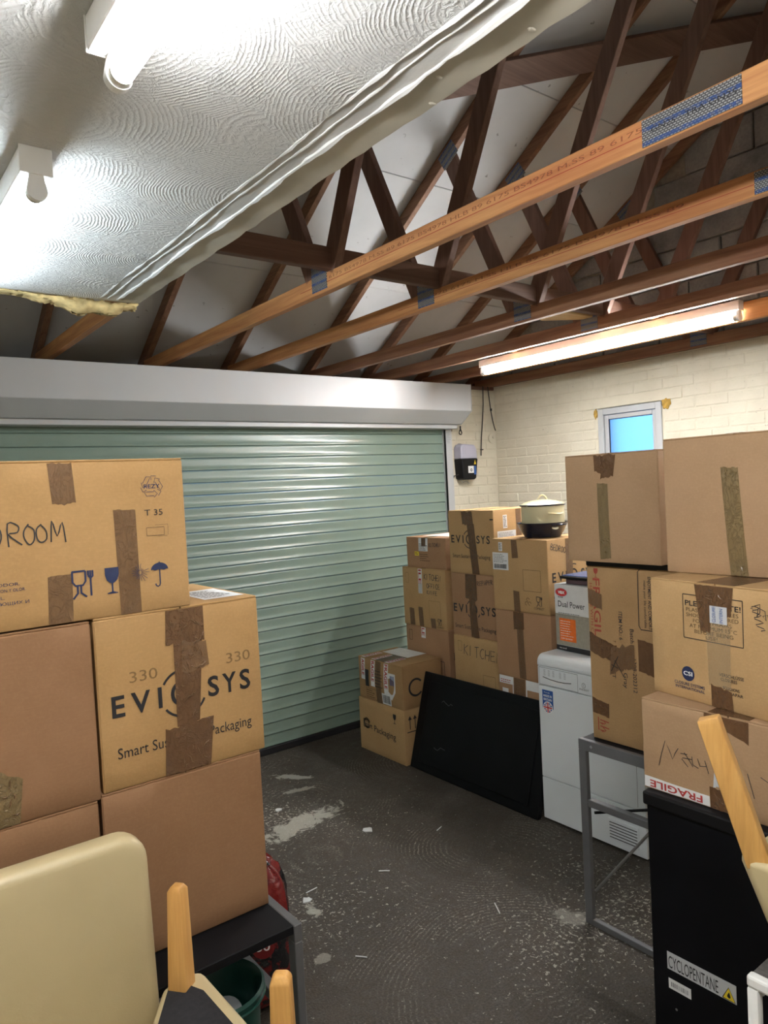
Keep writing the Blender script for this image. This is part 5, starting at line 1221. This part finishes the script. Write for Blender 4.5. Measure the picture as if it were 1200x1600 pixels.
# ---- bucket and bag under the left desk
bc = (.668, 1.615, 0)
bu = empty('plastic_bin', bc); tag(bu, 'tall dark green plastic bin standing under the left desk', 'bin')
MB().lathe([(.0,.002),(.072,.0),(.076,.006),(.096,.548),(.106,.552),(.109,.572),(.103,.578),(.093,.565),(.071,.012),(.0,.010)], bc, 40).build('bin_body', M['green_plastic'], bu, smooth=True)
MB().tube([(bc[0]+.107*math.cos(2*PI*k/32), bc[1]+.107*math.sin(2*PI*k/32), .556) for k in range(33)], .004, 6).build('rim_bead', M['green_plastic'], bu, smooth=True)
li = empty('grey_lid', (bc[0]+.012, bc[1]+.02, .44)); tag(li, 'grey rounded lid lying inside the green bin', 'lid')
lm = MB().lathe([(.0,.010),(.05,.010),(.062,.006),(.064,.0),(.0,.0)], (0,0,0), 24, sx=1.0, sy=.75).build('lid_disc', M['paper_grey'], li, local=True, smooth=True); lm.location = (0, 0, .03); lm.rotation_euler = (.35, -.3, .6)
MB().lathe([(.006,.011),(.012,.013),(.014,.011)], (0,0,0), 16).build('lid_mark', M['black_plastic'], lm, local=True, smooth=True)
bg = empty('charcoal_bag', (1.06, 2.28, 0)); tag(bg, 'red and black plastic sack of fuel slumped beside the left desk', 'bag')
bm = bmesh.new(); bmesh.ops.create_cube(bm, size=1); bmesh.ops.subdivide_edges(bm, edges=bm.edges[:], cuts=9, use_grid_fill=True)
rs = random.Random(6)
for v in bm.verts:
    x, y, z = v.co*2
    kz = (z+1)/2; pil = (1-abs(z)**5*.55)
    px = math.copysign(abs(x)**.8, x); py = math.copysign(abs(y)**.7, y)*(1-.5*x*x)
    v.co = Vector((px*.15*pil*(1-.10*kz) , py*.17*pil*(1-.3*kz), .245*(z+1) - .03*kz*x*x + .012*math.sin(9*x+7*y)*kz)) + Vector((.0, .04*kz, 0)) + Vector((rs.uniform(-.004,.004), rs.uniform(-.004,.004), 0))
    v.co.z = max(0, v.co.z)
me = bpy.data.meshes.new('sack'); bm.to_mesh(me); bm.free(); me.materials.append(M['bag'])
for p_ in me.polygons: p_.use_smooth = True
so2 = bpy.data.objects.new('sack', me); C.objects.link(so2); so2.parent = bg; so2.rotation_euler = (0, 0, math.radians(-30))
bf = Face(bg, (-.15, -.165, 0), (math.cos(-.52), math.sin(-.52), 0), (0, .06, 1), (math.sin(-.52), -math.cos(-.52), 0), .3, .5)
bf.sub = bf.disc(.12, .30, .036, M['red_dark'], 'red_badge', .004); bf.texts([('50', .098, .290, .026, .044, 0, .01), ], M['paper'], 'badge_number', .006)
# slivers and flakes of debris on the floor
rs = random.Random(12); names = []
for i, (x, y, l, a) in enumerate(((2.063, 2.077, .075, 60), (1.571, 2.71, .06, 5), (1.90, 2.62, .05, -40), (2.35, 2.75, .05, 20), (1.47, 2.20, .045, 130))):
    c_, s_ = math.cos(math.radians(a)), math.sin(math.radians(a))
    o = MB().beam((x-l/2*c_, y-l/2*s_, .003), (x+l/2*c_, y+l/2*s_, .003), .0045, .004).build('wood_splinter', M['joint'], bevel=.001, seg=1)
    tag(o, ('pale splinter standing out in the middle of the floor', 'pale splinter on the floor right of the left desk', 'short wood splinter on the floor between the splinters and the paint flakes', 'short wood splinter on the floor near the black panel', 'small wood splinter nearest the left desk leg')[i], 'splinter', 'wood splinters on the floor')
for i, (x, y, s) in enumerate(((2.081, 2.991, .035), (1.52, 2.66, .03), (1.86, 3.52, .025))):
    pts = [(x+s*rs.uniform(.4, 1)*math.cos(t), y+s*rs.uniform(.4, 1)*math.sin(t)) for t in [2*PI*k/9 for k in range(9)]]
    o = MB().prism(pts, 'Z', .0003, .004).build('paint_flake', M['joint']); tag(o, ('white paint flake lying nearest the black panel', 'white paint flake right of the left desk', 'white paint flake near the roller door')[i], 'paint flake', 'paint flakes on the floor')
